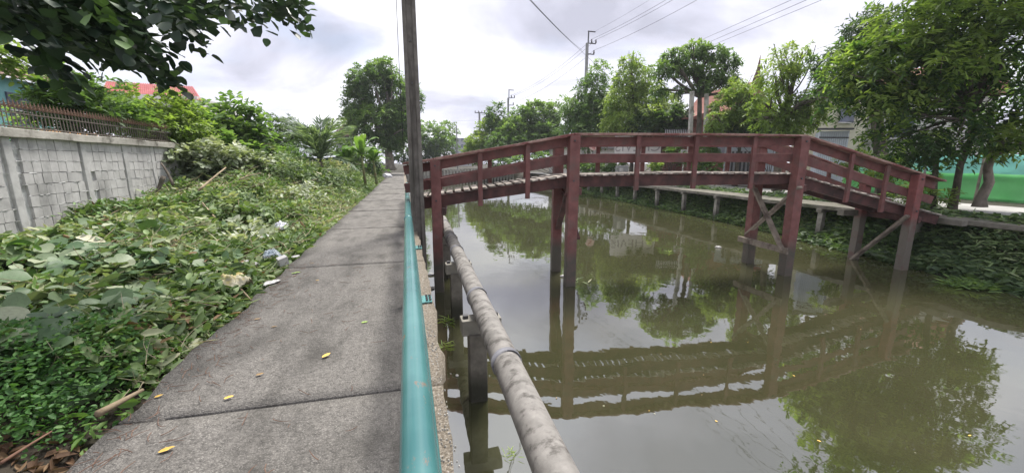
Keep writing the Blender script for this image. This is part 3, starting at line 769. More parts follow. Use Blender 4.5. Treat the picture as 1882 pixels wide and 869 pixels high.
for i in range(nr):
    a0, a1 = i / nr, (i + .5) / nr
    for f0, f1, zz in ((a0, a1, .04), (a1, (i + 1) / nr, 0)):
        p = [cc[3].lerp(cc[0], f0), cc[3].lerp(cc[0], f1), cc[2].lerp(cc[1], f1), cc[2].lerp(cc[1], f0)]
        mb.hexa([q + Vector((0, 0, zz - .05)) for q in p] + [q + Vector((0, 0, zz)) for q in p])
mb.build('roof', M['redroof'], h)
e0, e1 = Vector(at(374, 190, 24.9)), Vector(at(178, 188, 24.9))
MB().beam(e0, e1, .12, .22).build('fascia', M['whitewall'], h)
h2 = thing('brown_gable_house', at(615, 300, 70), 'small brown gabled house roof showing behind the coconut palm', 'house')
p = Vector(at(634, 250, 70))
MB().box((p.x, p.y + 3, p.z / 2 - .1), (3.2, 5, p.z)).build('wall', M['lpole'], h2)
MB().add([(p.x - 2, p.y - .5, p.z), (p.x + 2, p.y - .5, p.z), (p.x + 2, p.y + 6.5, p.z), (p.x - 2, p.y + 6.5, p.z), (p.x, p.y - .5, p.z + 1.9), (p.x, p.y + 6.5, p.z + 1.9)], [(0, 1, 4), (1, 2, 5, 4), (2, 3, 5), (3, 0, 4, 5), (3, 2, 1, 0)]).build('roof', M['tile'], h2)

# ------------------------------------------------------------------ vegetation on the left bank
def BL(px, py, Y, rx_, rz_, ry_=None):
    p = at(px, py, Y); return (p[0], p[1], p[2], rx_, ry_ or rx_, rz_)
def G(x, y): return float(ground_z(np.array([x]), np.array([y]))[0])
# overhanging tree: trunk beside the viewer on the left, foliage reaching over the frame
ot = thing('overhanging_tree', (-4.6, .9, 0), 'dark round-leaved tree branch hanging over the wall at the upper left', 'tree')
MB().tube([(-4.6, .9, -.2), (-4.62, .95, 1.2), (-4.5, 1.1, 2.4), (-4.35, 1.5, 3.3)], [.2, .17, .15, .13], 10).build('trunk', M['bark'], ot, smooth=True)
mains = [[(-4.4, 1.3, 3.3), at(-60, -130, 3.4), at(60, -80, 3.9), at(200, -60, 4.4), at(380, -60, 4.9), at(560, -40, 5.2)],
         [(-4.4, 1.3, 3.3), at(-80, -70, 3.4), at(60, -20, 4.2), at(190, 40, 4.7), at(300, 100, 5.0)],
         [(-4.4, 1.4, 3.4), at(0, -140, 3.8), at(200, -110, 4.4), at(430, -110, 5.0), at(600, -110, 5.6)]]
lb = MB()
for ps in mains: lb.tube(ps, [.03 - .025 * i / (len(ps) - 1) for i in range(len(ps))], 7)
lb.build('limb', M['bark'], ot, smooth=True)
pts_, dirs_ = [], []
def ov(px, py, Y, n, sx, sy):
    for _ in range(n):
        qx = px + random.gauss(0, sx); qy = py + random.gauss(0, sy)
        if qx > 555 or (qx < 55 and qy > 60): continue
        p = at(qx, qy, Y + random.gauss(0, .35)); pts_.append(p)
ov(60, -12, 4.5, 32, 60, 17); ov(190, 20, 4.7, 27, 50, 24); ov(120, 42, 4.8, 17, 45, 16); ov(205, 68, 4.9, 16, 40, 14)
ov(320, 8, 5.0, 19, 45, 14); ov(430, 0, 5.1, 20, 45, 11); ov(530, 8, 5.2, 12, 26, 11); ov(345, 46, 5.0, 3, 8, 10); ov(150, 25, 4.8, 20, 70, 22)
ov(250, 96, 5.0, 7, 26, 8); ov(290, 124, 5.1, 4, 12, 6); ov(80, 92, 5.0, 6, 16, 8); ov(105, 124, 5.0, 4, 14, 7); ov(-20, -20, 4.5, 20, 30, 18)
ov(250, -70, 4.8, 48, 200, 40)
pts_ = np.array(pts_)
dd = unit(np.array([.75, .35, -.45]) + rng.normal(scale=.6, size=pts_.shape))
arr = sprays(pts_ - dd * .15, dd, 9, .34, .125, .35, spread=.85, wr=.66, lj=.25)
P_, A_, N_, L_, W_, T_ = arr
# the 290 leaves that show largest against the sky are single leaves, the rest is the mass behind them
rel = P_ - np.array([0, 0, CAM_H]); dep = rel @ _fw
sxp = 941 + FPX * (rel @ _rt) / dep; syp = 434.5 - FPX * (rel @ _up) / dep
vis = (sxp > 0) & (sxp < 620) & (syp > 0)
score = np.where(vis, syp + .05 * sxp + rng.uniform(0, 60, len(P_)), -1e3)
ordr = np.argsort(-score); single = ordr[:290]; rest = ordr[290:]
def single_leaf(name, L, wr, shape, fold, curl, mat_):
    V, F = leaf_geo(np.zeros((1, 3)), np.array([[1., 0, 0]]), np.array([[0, 0, 1.]]), np.array([L]), np.array([L * wr]), shape, fold, curl)
    return np_mesh(name, V, F, mat_)
def round_leaf(L, wr, mat_, notch=.0, cup=.12, seed=0):
    """a broad leaf with 14 outline points, folded on the midrib and drooping at the tip"""
    rr = random.Random(seed); vs = [(0, 0, 0)]; n = 7; mid = []; lf = []; rt = []
    for i in range(n + 1):
        t = i / n; x = L * t
        z = -cup * L * t * t + rr.uniform(-.01, .01) * L
        mid.append((x, 0, z))
        w = L * wr * math.sin(math.pi * min(1, (t * .93 + .06)) ** .85) ** .75 if 0 < t < 1 else (0.12 * L * wr if t == 0 else 0)
        for S, arr_ in ((1, lf), (-1, rt)):
            arr_.append((x - (notch * L * (1 - t) ** 3), S * w, z + w * .22 + rr.uniform(-.03, .03) * L))
    V = mid + lf + rt; F = []
    for i in range(n):
        F.append((i, i + 1, n + 1 + i + 1, n + 1 + i)); F.append((i, 2 * (n + 1) + i, 2 * (n + 1) + i + 1, i + 1))
    return np_mesh('leaf', np.array(V), np.array(F), mat_, smooth=True)
def place_leaf(me, parent, P, A, Nn, s, name='leaf'):
    A = Vector(A).normalized(); Nn = Vector(Nn); S = Nn.cross(A).normalized(); U = A.cross(S)
    o = bpy.data.objects.new(name, me); COL.objects.link(o); o.parent = parent
    mt = Matrix((A, S, U)).transposed().to_4x4(); mt = Matrix.Translation(Vector(P) - parent.location) @ mt @ Matrix.Scale(s, 4)
    o.matrix_local = mt
    return o
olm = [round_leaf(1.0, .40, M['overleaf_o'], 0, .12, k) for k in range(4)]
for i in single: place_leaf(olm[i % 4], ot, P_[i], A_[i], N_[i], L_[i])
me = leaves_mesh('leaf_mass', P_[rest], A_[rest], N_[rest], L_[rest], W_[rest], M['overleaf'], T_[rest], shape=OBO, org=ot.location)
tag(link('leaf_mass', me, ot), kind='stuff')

# shrubs behind and along the wall
bush('shrub', (-7.6, 11.2, .2), [BL(150, 190, 12.2, .9, .5), BL(125, 190, 12.0, .5, .4), BL(200, 205, 13, .7, .4), BL(120, 160, 12.0, .5, .3)], 'mid green bush leaning over the spiked fence beside the turquoise house', ns=420, L=.13, leaf='green')
bush('shrub', (-6.9, 14.8, .4), [BL(290, 205, 15.2, .9, .8), BL(255, 220, 14.6, .6, .5), BL(335, 235, 15.4, .8, .7), BL(280, 185, 15.4, .5, .35), BL(300, 240, 14.8, .8, .5)], 'bright yellow green bush at the far end of the block wall', ns=620, L=.13, leaf='ygreen')
bush('shrub', (-8.5, 20, .4), [BL(5, 105, 11, .2, .2), BL(-5, 90, 11, .3, .3)], 'pale yellow green twig in front of the tiled roof', ns=60, L=.12, leaf='ygreen')
bush('shrub', (-7.6, 9.0, .2), [BL(2, 225, 9.6, .15, .3)], 'light green sprig behind the nearest end of the spiked fence', ns=30, L=.09, leaf='green')
tree('young_tree', (-6.3, 17.5, .6), (-6.2, 17.6, 2.0), [BL(430, 205, 18, .45, .7), BL(400, 240, 17.4, .8, .7), BL(455, 225, 18, .55, .6), BL(380, 215, 17.5, .4, .5), BL(470, 260, 17.8, .7, .6), BL(420, 275, 17, .9, .5)], 'large-leaved young tree with upright stems beyond the end of the block wall', trunk_r=.07, ns=360, per=8, tw=.5, L=.24, wr=.62, leaf='green', gap=.2, bias=.3, shape=OBO)
bush('brush_pile', (-5.2, 14.6, .8), [BL(400, 290, 14.8, .9, .45), BL(450, 300, 15.5, .8, .4), BL(350, 300, 14.2, .7, .5), BL(480, 290, 18, .8, .4)], 'heap of cut pale wilting branches piled at the end of the wall', cat='brush pile', ns=620, L=.17, wr=.62, leaf='pale', droop=.4, shape=OBO)
tree('bushy_tree', at(505, 300, 34), at(505, 270, 34), [BL(500, 250, 34, 1.6, 1.4), BL(480, 255, 34, 1.0, 1.0), BL(525, 245, 35, 1.0, 1.1), BL(510, 270, 33, 1.8, .9)], 'dense dark green rounded tree left of the coconut palm', trunk_r=.14, ns=420, tw=.5, L=.24, leaf='dgreen', gap=.1)
bush('shrub', at(540, 310, 24), [BL(520, 292, 25, .9, .6), BL(545, 302, 24.5, .6, .4), BL(500, 300, 22, 1.0, .6)], 'light green bush at the foot of the coconut palm', ns=260, L=.2, leaf='green')
bush('shrub', at(470, 320, 17), [BL(450, 310, 17.5, 1.0, .5), BL(490, 312, 19, .8, .4)], 'pale leafy bush in the middle of the cut brush', ns=260, L=.17, leaf='pale', wr=.66)
bush('shrub', at(700, 318, 42), [BL(670, 300, 38, 1.3, 1.0), BL(640, 305, 34, 1.0, .8), BL(690, 312, 40, 1.0, .7)], 'low green bushes below the banana plant beside the footpath', ns=260, L=.22, leaf='green')
bush('shrub', at(745, 300, 60), [BL(740, 285, 62, 1.4, 1.2), BL(728, 275, 66, 1.6, 1.6)], 'dark bushes at the far bend of the footpath', ns=200, L=.3, leaf='dgreen')
tree('large_tree', at(718, 312, 52), at(712, 262, 52), [BL(690, 160, 52, 2.6, 2.4), BL(660, 190, 52, 1.9, 2.0), BL(725, 175, 52, 2.2, 2.4), BL(690, 225, 51, 3.2, 2.0), BL(735, 225, 51, 2.2, 1.8), BL(700, 130, 52, 1.6, 1.2), BL(655, 150, 52, 1.0, 1.2), BL(755, 180, 53, 1.3, 1.6), BL(655, 215, 52, 1.2, 1.2), BL(720, 250, 51, 2.6, 1.2)], 'tall spreading tree with a thick pale trunk beside the footpath', trunk_r=.62, ns=3300, per=14, tw=.8, L=.30, wr=.45, leaf='green', bark='palebark', gap=.24, bias=.4)
tree('distant_tree', at(800, 292, 84), at(800, 280, 84), [BL(795, 255, 84, 3.4, 3.4), BL(820, 245, 86, 2.2, 2.4), BL(780, 270, 83, 2.6, 2.6), BL(815, 272, 82, 2.8, 2.4)], 'rounded dense green tree far down the canal right of the dark pole', trunk_r=.3, ns=700, tw=1.0, L=.5, leaf='green', gap=.1)

bush('shrub', at(600, 325, 19), [BL(560, 318, 19, .9, .4), BL(610, 318, 20, .9, .4)], 'yellowish scrub low in front of the coconut palm', ns=220, L=.15, leaf='wilt', wr=.4)
bush('shrub', at(620, 315, 29), [BL(610, 292, 30, 1.4, .8), BL(640, 278, 31, 1.2, .8), BL(580, 298, 28, 1.0, .6), BL(655, 268, 40, 1.4, .8), BL(690, 290, 36, 1.0, .9)], 'green thicket between the coconut palm and the tall spreading tree', ns=380, L=.2, leaf='dgreen')
bush('shrub', at(430, 312, 21), [BL(420, 290, 21, 1.2, .6), BL(400, 260, 22, 1.2, .9), BL(460, 280, 23, 1.2, .8), BL(380, 230, 23, 1.2, 1.0)], 'large-leaved green thicket behind the young tree', ns=360, L=.2, leaf='green', wr=.6)
for (px0, py0, Y0, r_, h_, nm_) in ((425, 352, 9.6, .8, .32, 'low heap of wilting cut creeper near the long pale branch'), (540, 345, 13.0, .7, .30, 'low heap of wilting leaves beside the footpath half way along'), (590, 325, 17.5, .9, .38, 'heap of cut leaves below the coconut palm'), (335, 410, 8.2, .6, .26, 'leafy heap in front of the broken stump at the wall'), (500, 318, 16.0, 1.0, .45, 'broad pale heap of cut branches at the crest of the brush'), (450, 395, 8.0, .55, .24, 'small leafy heap behind the lavender bag')):
    c_ = at(px0, py0, Y0); bush('brush_heap', (c_[0], c_[1], G(c_[0], c_[1])), [(c_[0], c_[1], G(c_[0], c_[1]) + h_ * .7, r_, r_, h_), (c_[0] + r_ * .6, c_[1] - .3, G(c_[0] + r_ * .6, c_[1] - .3) + h_ * .4, r_ * .6, r_ * .6, h_ * .7)], nm_, cat='brush heap', ns=int(190 * r_), L=.14, wr=.45, leaf=random.choice(('wilt', 'fresh', 'wilt', 'pale')), droop=.5, tw=.4)
# coconut palm
cp = thing('coconut_palm', at(590, 322, 22), 'young coconut palm with arching grey green fronds among the brush', 'palm')
crown_p = Vector(at(588, 297, 22))
MB().tube([cp.location, crown_p], [.2, .13], 9).build('trunk', M['palebark'], cp, smooth=True)
def frond(c, az, el, L, parent, mat_, leaflet=.42, name='frond', sag=.55, n=30, wl=.05):
    """a rib with two rows of leaflets"""
    h = np.array([math.cos(az), math.sin(az), 0]); t = np.linspace(0, 1, n)
    rib = np.array(c) + h[None] * (L * math.cos(el) * t)[:, None] + np.array([0, 0, 1.])[None] * (L * math.sin(el) * t - sag * L * t * t)[:, None]
    tan = unit(np.gradient(rib, axis=0)); side = unit(np.cross(tan, np.array([0, 0, 1.])))
    P, A, Nn, Ls = [], [], [], []
    for s in (-1, 1):
        P.append(rib[3:]); A.append(unit(side[3:] * s * .48 + tan[3:] * .85 + np.array([0, 0, -.42]) + rng.normal(scale=.1, size=(n - 3, 3)))); Nn.append(np.cross(side[3:], tan[3:]) + rng.normal(scale=.15, size=(n - 3, 3)))
        Ls.append(leaflet * (np.sin(np.pi * (.12 + .82 * t[3:])) ** .7))
    P = np.concatenate(P); A = np.concatenate(A); Nn = np.concatenate(Nn); Ls = np.concatenate(Ls)
    me = leaves_mesh(name, P, A, Nn, Ls, np.full(len(Ls), wl), mat_, rng.uniform(.2, .8, len(Ls)), shape=LANCE, org=parent.location)
    o = link(name, me, parent)
    MB().tube([tuple(p) for p in rib[::4]], [.03 * (1 - .8 * i / len(rib[::4])) for i in range(len(rib[::4]))], 5).build('rib', mat_, o)
    return o
for k in range(15):
    az = k * 2.399 + .3
    frond(crown_p, az, R(random.choice((62, 70, 76, 82, 66, 74))), random.uniform(3.2, 4.3), cp, M['frond'], leaflet=.8, sag=random.uniform(.30, .62), n=46, wl=.058)
for k in range(6):
    frond(crown_p, k * 1.05 + .4, R(random.choice((25, 40))), random.uniform(2.0, 2.7), cp, M['frond'], leaflet=.65, sag=random.uniform(.4, .6), n=36, wl=.058)
# banana plant
bp_ = thing('banana_plant', at(660, 330, 22.5), 'bright banana plant with broad ragged leaves beside the footpath', 'banana plant')
bcs = [Vector(at(664, 282, 22.5)), Vector(at(640, 292, 23.5)), Vector(at(686, 294, 23.2))]
for bc in bcs: MB().tube([(bc.x + .1, bc.y, bp_.location.z - .3), bc], [.075, .05], 9).build('stem', M['green_stem'], bp_, smooth=True)
for k in range(27):
    bc = bcs[k % 3]; az = k * 2.399 + 1.0; L = random.uniform(1.3, 2.3) * (1 if k % 3 == 0 else .75); el = R(random.choice((42, 55, 66, 74, 82)))
    n = 9; t = np.linspace(0, 1, n); hh = np.array([math.cos(az), math.sin(az), 0])
    rib = np.array(bc) + hh[None] * (L * math.cos(el) * t)[:, None] + np.array([0, 0, 1.])[None] * (L * math.sin(el) * t - .55 * L * t * t)[:, None]
    sd = np.array([-hh[1], hh[0], 0]); V = []; 
    for i in range(n):
        w = .24 * math.sin(math.pi * min(.98, .1 + .88 * t[i])) ** .6
        V += [rib[i] - sd * w + np.array([0, 0, -.05 + .04 * math.sin(i * 2.1)]), rib[i], rib[i] + sd * w + np.array([0, 0, -.05 + .04 * math.cos(i * 1.7)])]
    Fq = []
    for i in range(n - 1): Fq += [(3 * i, 3 * i + 1, 3 * i + 4, 3 * i + 3), (3 * i + 1, 3 * i + 2, 3 * i + 5, 3 * i + 4)]
    link('leaf', np_mesh('leaf', np.array(V) - np.array(bp_.location), np.array(Fq), M['banana'], np.full(len(Fq), random.uniform(.1, .9))), bp_)

# ground cover: cut and growing weeds between the path and the wall
def cover(name, n, xr, yr, L, mat_, label, hmax=.18, shape=OVAL, wr=.5, flat=.9, tint=(0, 1), up=.35, curl=.1, dens=None, lj=.45, sd=5):
    X = rng.uniform(*xr, n); Y = rng.uniform(*yr, n)
    if yr[1] > 12 and yr[0] < 6: Y = yr[0] + (yr[1] - yr[0]) * rng.uniform(0, 1, n) ** 1.5
    keep = X > WX + .12
    keep |= Y > 14.6
    if dens is not None: keep &= rng.uniform(0, 1, n) < dens(X, Y)
    X, Y = X[keep], Y[keep]; n = len(X)
    hgt = hmax * rng.uniform(0, 1, n) ** 1.3 * (.35 + 1.1 * vnoise(X, Y, .6, sd)) * np.clip((-1.62 - X) / .5, .15, 1)
    Z = ground_z(X, Y) + .01 + hgt
    az = rng.uniform(0, 2 * np.pi, n)
    A = np.stack([np.cos(az), np.sin(az), rng.normal(up * .4, up, n)], 1)
    Nn = np.array([0, 0, flat]) + rng.normal(scale=.7, size=(n, 3))
    Ls = L * (1 + rng.uniform(-lj, lj, n))
    T = np.clip(vnoise(X, Y, .8, sd + 1) * .55 + rng.uniform(tint[0], tint[1], n) * .6 - .08, 0, 1)
    P = np.stack([X, Y, Z], 1)
    return tag(link(name, leaves_mesh(name, P, A, Nn, Ls, Ls * wr, mat_, T, shape=shape, curl=curl), None), label, 'ground cover', kind='stuff')
mid = lambda X, Y: np.clip(.25 + (Y - 3.5) / 3, 0, 1)
cover('wilted_leaf_litter', 85000, (-6.6, -1.70), (3.2, 26), .13, M['wilt'], 'wilted pale green cut leaves heaped between the footpath and the wall', .26, dens=mid, wr=.40, up=.5)
cover('wilted_leaf_litter', 22000, (-11, -1.78), (14, 40), .15, M['wilt'], 'pale cut weeds on the rise beyond the wall', .45, wr=.42, up=.5)
cover('fresh_weed_leaves', 30000, (-6.6, -1.72), (2.6, 30), .105, M['fresh'], 'fresh green weed leaves growing through the cut brush', .32, wr=.42, dens=lambda X, Y: np.clip((vnoise(X, Y, 1.2, 31) - .42) * 5, 0, 1), up=.6)
cover('grass_blades', 13000, (-6.6, -1.70), (3.6, 30), .22, M['wilt'], 'narrow cut grass and straw lying over the weeds', .27, shape=LANCE, wr=.055, up=.4, dens=mid, tint=(.3, 1.5))
cover('fern_weeds', 40000, (-4.4, -1.76), (1.5, 3.7), .034, M['fern'], 'fine-leaved bright green weeds in the lower left corner beside the path', .34, wr=.55, up=.5, dens=lambda X, Y: np.clip((vnoise(X, Y, .7, 33) - .30) * 5, 0, 1) * np.clip((-X - 1.85 - np.clip(2.9 - Y, 0, 1) * .35) * 4, 0, 1))
cover('fern_weeds', 14000, (-3.2, -1.70), (3.2, 6.4), .045, M['fresh'], 'light green small-leaved weeds along the edge of the footpath', .18, wr=.5, up=.5, dens=lambda X, Y: np.clip((X + 3.0) * 1.2, 0, 1))
cover('dead_leaf_litter', 1300, (-3.6, -1.72), (1.2, 2.7), .075, M['deadleaf'], 'dark brown dead leaves in the hollow beside the footpath', .07, wr=.45, up=.35, curl=.5)
cover('dead_leaf_litter', 4200, (-6.4, -1.70), (3.4, 18), .10, M['deadleaf'], 'brown dry leaves scattered through the cut brush', .26, wr=.36, up=.4, curl=.4, tint=(.5, 1.6))
# big creeper leaves, each its own leaf
cr = thing('creeper', (-4.0, 4.8, .1), 'low creeper with big round grey green leaves in front of the block wall', 'creeper')
blm = [round_leaf(1.0, .46 + .05 * (k % 3), M['bigleaf'], .12, random.uniform(-.05, .25), 40 + k) for k in range(7)]
cnt = 0; stems = MB()
while cnt < 290:
    Y = 3.15 + 5.2 * random.random() ** 1.1
    x_hi = -2.15 - .25 * max(0, 6.2 - Y) * .5; x_lo = max(-6.3, -.80 * Y - .9)
    X = random.uniform(x_lo, x_hi)
    if Y > 6.3 and X > -3.6 and random.random() < .7: continue
    if float(vnoise(X, Y, .8, 77)) < .26: continue
    z = G(X, Y) + random.uniform(.14, .36) * min(1, (-1.7 - X) / .6)
    az = random.uniform(0, 2 * math.pi)
    s = random.uniform(.10, .25)
    place_leaf(blm[cnt % 7], cr, (X, Y, z), (math.cos(az), math.sin(az), random.gauss(.0, .35)), (random.gauss(0, .5), random.gauss(-.15, .5), 1), s)
    if cnt % 2 == 0: stems.tube([(X, Y, z), (X - .1 * math.cos(az), Y - .1 * math.sin(az), z - .06), (X - .16 * math.cos(az), Y - .16 * math.sin(az), z - .2)], [.004, .006, .007], 5, cap=False)
    cnt += 1
Vm, Fm, Tm = [], [], []
nb = 0
for k in range(1500):
    Y = 3.05 + 5.6 * random.random() ** 1.05; X = random.uniform(max(-6.35, -.80 * Y - .9), -2.0)
    if float(vnoise(X, Y, .8, 77)) < .24 or (Y > 6.3 and X > -3.6 and random.random() < .75): continue
    me = blm[k % 7]; co = np.array([v.co[:] for v in me.vertices]); az = random.uniform(0, 2 * math.pi); sc = random.uniform(.07, .19)
    A = Vector((math.cos(az), math.sin(az), random.gauss(.05, .3))).normalized(); Nn = Vector((random.gauss(0, .45), random.gauss(-.1, .45), 1)); S = Nn.cross(A).normalized(); U = A.cross(S)
    P = np.array([X, Y, G(X, Y) + random.uniform(.04, .30) * min(1, (-1.7 - X) / .6)])
    Vm.append(P + sc * (co[:, :1] * np.array(A) + co[:, 1:2] * np.array(S) + co[:, 2:] * np.array(U)) - np.array(cr.location))
    f = np.array([p.vertices[:] for p in me.polygons]) + nb; Fm.append(f); Tm.append(np.full(len(f), random.random())); nb += len(co)
tag(link('leaf_mass', np_mesh('leaf_mass', np.concatenate(Vm), np.concatenate(Fm), M['bigleaf_t'], np.concatenate(Tm), smooth=True), cr), kind='stuff')
stems.build('stem', M['green'], cr).__setitem__('kind', 'stuff')
# sticks and cut branches, singly
def stick(px0, py0, Y0, px1, py1, Y1, r, lab, m='stick'):
    a = Vector(at(px0, py0, Y0)); b = Vector(at(px1, py1, Y1))
    pts = limb(a, b, .05, 6)
    t = MB().tube(pts, [r * (1 - .5 * i / 6) for i in range(7)], 7).build('cut_branch', M[m], smooth=True, origin=tuple(a))
    return tag(t, lab, 'branch', 'cut branches lying in the brush')
stick(365, 350, 9.8, 415, 308, 10.6, .028, 'long pale cut branch sticking up out of the brush near the wall end')
stick(300, 325, 12.5, 287, 360, 12.2, .06, 'short broken stump leaning on the far end of the wall', 'bark')
stick(318, 340, 12.2, 296, 300, 12.6, .04, 'thin forked stump beside the broken stump at the wall end', 'bark')
stick(180, 760, 2.55, 262, 716, 2.85, .022, 'thick grey stick lying at the path edge above the dark hollow')
stick(330, 385, 8.6, 390, 430, 7.6, .016, 'thin brown stick slanting down through the middle of the brush')
stick(95, 520, 5.5, 165, 560, 5.0, .012, 'thin brown stick among the big creeper leaves')
stick(310, 508, 5.8, 360, 510, 5.9, .013, 'short straight stick left of the dark plastic sheet')
stick(440, 330, 11.5, 480, 318, 12.5, .02, 'pale stick lying across the brush near the middle of the photo')
stick(2, 850, 2.0, 95, 792, 2.25, .008, 'thin twig crossing the dark hollow in the lower left corner', 'twig')
stick(395, 400, 8.3, 372, 372, 8.9, .016, 'upright brown twig near the fresh weeds')
for k in range(16):
    X = random.uniform(-6, -2); Y = random.uniform(6.5, 18); z = G(X, Y) + .12; az = random.uniform(0, 6.28); l_ = random.uniform(.4, 1.2)
    b = (X + math.cos(az) * l_, min(Y + math.sin(az) * l_, 20), 0)
    if b[0] < -6.2 and b[1] < 14.5: continue
    b = (b[0], b[1], G(b[0], b[1]) + random.uniform(.1, .4))
    tag(MB().tube(limb((X, Y, z), b, .08, 5), [.014, .013, .012, .01, .008, .005], 6).build('cut_branch', M['stick'], smooth=True, origin=(X, Y, z)), 'thin dry cut branch lying loose on the heap of brush', 'branch', 'cut branches lying in the brush')
tw = MB()
for k in range(1500):
    X = random.uniform(-6.2, -1.75); Y = 3 + 17 * random.random() ** 1.4; z = G(X, Y) + random.uniform(.05, .28); az = random.uniform(0, 6.28); q = min(1, Y / 9) ; l_ = random.uniform(.15, .6) * q
    if X < -6.2 and Y < 14.5: continue
    tw.tube(limb((X, Y, z), (X + math.cos(az) * l_, Y + math.sin(az) * l_, z + random.uniform(-.08, .2)), .12, 3), [.008 * q, .007 * q, .005 * q, .003 * q], 4, cap=False)
tag(tw.build('dry_stems', M['straw']), 'dry stems tangled in the cut brush', 'ground cover', kind='stuff')

# ------------------------------------------------------------------ rubbish at the path edge
def crumple(name, c, d, m, label, cat, seed, rz=0., open_=0.3):
    bm = bmesh.new(); bmesh.ops.create_icosphere(bm, subdivisions=5, radius=1.0)
    rr = random.Random(seed); ax = [Vector((rr.gauss(0, 1), rr.gauss(0, 1), rr.gauss(0, 1))) for _ in range(16)]
    for v in bm.verts:
        p = v.co.copy(); s = 0
        for i, a_ in enumerate(ax):
            s += abs(math.sin(p.dot(a_) * 2.0 + i)) * .075 * (1 if i % 2 else -1)
        s += .07 * abs(math.sin(p.x * 9 + p.y * 5 + seed)) - .06 * abs(math.sin(p.y * 11 - p.z * 7 + seed * 2)) + .05 * abs(math.sin(p.z * 13 + p.x * 8))
        p *= 1 + s
        if p.z < -.45: p.z = -.45 + (p.z + .45) * .1
        q = Vector((p.x * d[0], p.y * d[1], (p.z + .4) * d[2])); cs, sn = math.cos(rz), math.sin(rz)
        v.co = Vector((q.x * cs - q.y * sn, q.x * sn + q.y * cs, q.z))
    me = bpy.data.meshes.new(name); bm.to_mesh(me); bm.free()
    me.polygons.foreach_set('use_smooth', [True] * len(me.polygons))
    o = link(name, me, None, M[m]); o.location = c
    return tag(o, label, cat, 'rubbish dumped beside the footpath')
def bag(name, c, d, m, label, cat, seed, rz=0.):
    """a thin draped bag: a sheet puffed up in the middle, creased, with a ragged rim lying on the ground"""
    n = 30; rr = random.Random(seed); V = []
    cs, sn = math.cos(rz), math.sin(rz)
    for i in range(n + 1):
        for j in range(n + 1):
            a, b = 2 * i / n - 1, 2 * j / n - 1
            rim = 1 + .35 * (float(vnoise(math.atan2(b, a) * 1.6, seed, 1, seed)) - .5)
            q = max(abs(a), abs(b)); l_ = math.hypot(a, b); k = (q / l_ if l_ > 1e-6 else 1) * rim
            x, y = a * k, b * k; r2 = (x * x + y * y)
            cr1 = abs(float(vnoise(x * 2.1 + y, y * 1.5 - x * .6, 1, seed)) - .5) * 2; cr2 = abs(float(vnoise(x * 5 + 3, y * 4 + x * 2, 1, seed + 5)) - .5) * 2
            h = max(0, 1 - r2 * .8) ** .6 * (.45 + .55 * float(vnoise(x * .9, y * .9, 1, seed + 9)) + .4 * cr1 + .22 * cr2) + .10 * cr2
            V.append(((x * d[0]) * cs - (y * d[1]) * sn, (x * d[0]) * sn + (y * d[1]) * cs, h * d[2]))
    w = n + 1
    o = link(name, np_mesh(name, np.array(V), np.array([(i * w + j, (i + 1) * w + j, (i + 1) * w + j + 1, i * w + j + 1) for i in range(n) for j in range(n)]), M[m], smooth=True))
    o.location = c; sol = o.modifiers.new('film', 'SOLIDIFY'); sol.thickness = .002
    return tag(o, label, cat, 'rubbish dumped beside the footpath')
bag('plastic_sack', (-1.98, 5.0, .02), (.22, .13, 0.196), 'pyel', 'crumpled cream and yellow plastic sack with a stick across it at the path edge', 'sack', 1, .3)
stick(426, 518, 5.08, 462, 552, 4.72, .014, 'brown stick lying across the cream plastic sack')
bag('plastic_bag', (-2.12, 5.95, .08), (.15, .09, 0.092), 'pwhite', 'flattened white plastic bag left of the clear blue bag', 'plastic bag', 2, .2)
bag('plastic_bag', (-1.93, 6.35, .08), (.13, .12, 0.161), 'pblue', 'puffed clear and pale blue plastic bag beside the white carton', 'plastic bag', 3, .5)
ct = MB().box((0, 0, 0), (.13, .09, .13)).build('carton', M['pwhite'], bevel=.006); ct.location = (-1.76, 6.22, .09); ct.rotation_euler = (.25, -.25, .6)
tag(ct, 'small white carton tipped against the puffed blue bag', 'carton', 'rubbish dumped beside the footpath')
bag('plastic_bag', (-2.42, 8.7, .16), (.16, .11, 0.138), 'plav', 'pale lavender plastic bag lying alone farthest along the weeds', 'plastic bag', 4, .9)
bag('plastic_bag', (-2.42, 7.7, .12), (.15, .10, 0.103), 'pgrey', 'grey crumpled plastic bag in the weeds between the lavender and blue bags', 'plastic bag', 5, .2)
bag('plastic_scrap', (-1.66, 5.35, .01), (.11, .06, 0.034), 'pwhite', 'dirty white plastic scrap on the path edge above the cream sack', 'scrap', 6, .9)
bag('plastic_scrap', (-1.72, 6.75, .02), (.07, .05, 0.029), 'pwhite', 'small white scrap on the path edge above the carton', 'scrap', 7, .3)
sh = MB().beam((0, 0, 0), (.30, -.14, .04), .15, .012, seg=5, jit=.012).build('plastic_sheet', M['pdark']); sh.location = at(352, 488, 6.4)
tag(sh, 'folded dark blue grey plastic sheet lying among the creeper leaves', 'sheet', 'rubbish dumped beside the footpath')
ll = place_leaf(round_leaf(1.0, .16, M['paleleaf'], 0, .1, 91), cr, at(140, 435, 7.0), (.9, -.25, -.12), (0, -.4, 1), .42)
crumple('dumped_rubble', at(712, 326, 31), (.32, .3, .2), 'pgrey', 'pale grey rubble heap beside the path near the big tree', 'rubble', 9, .3)

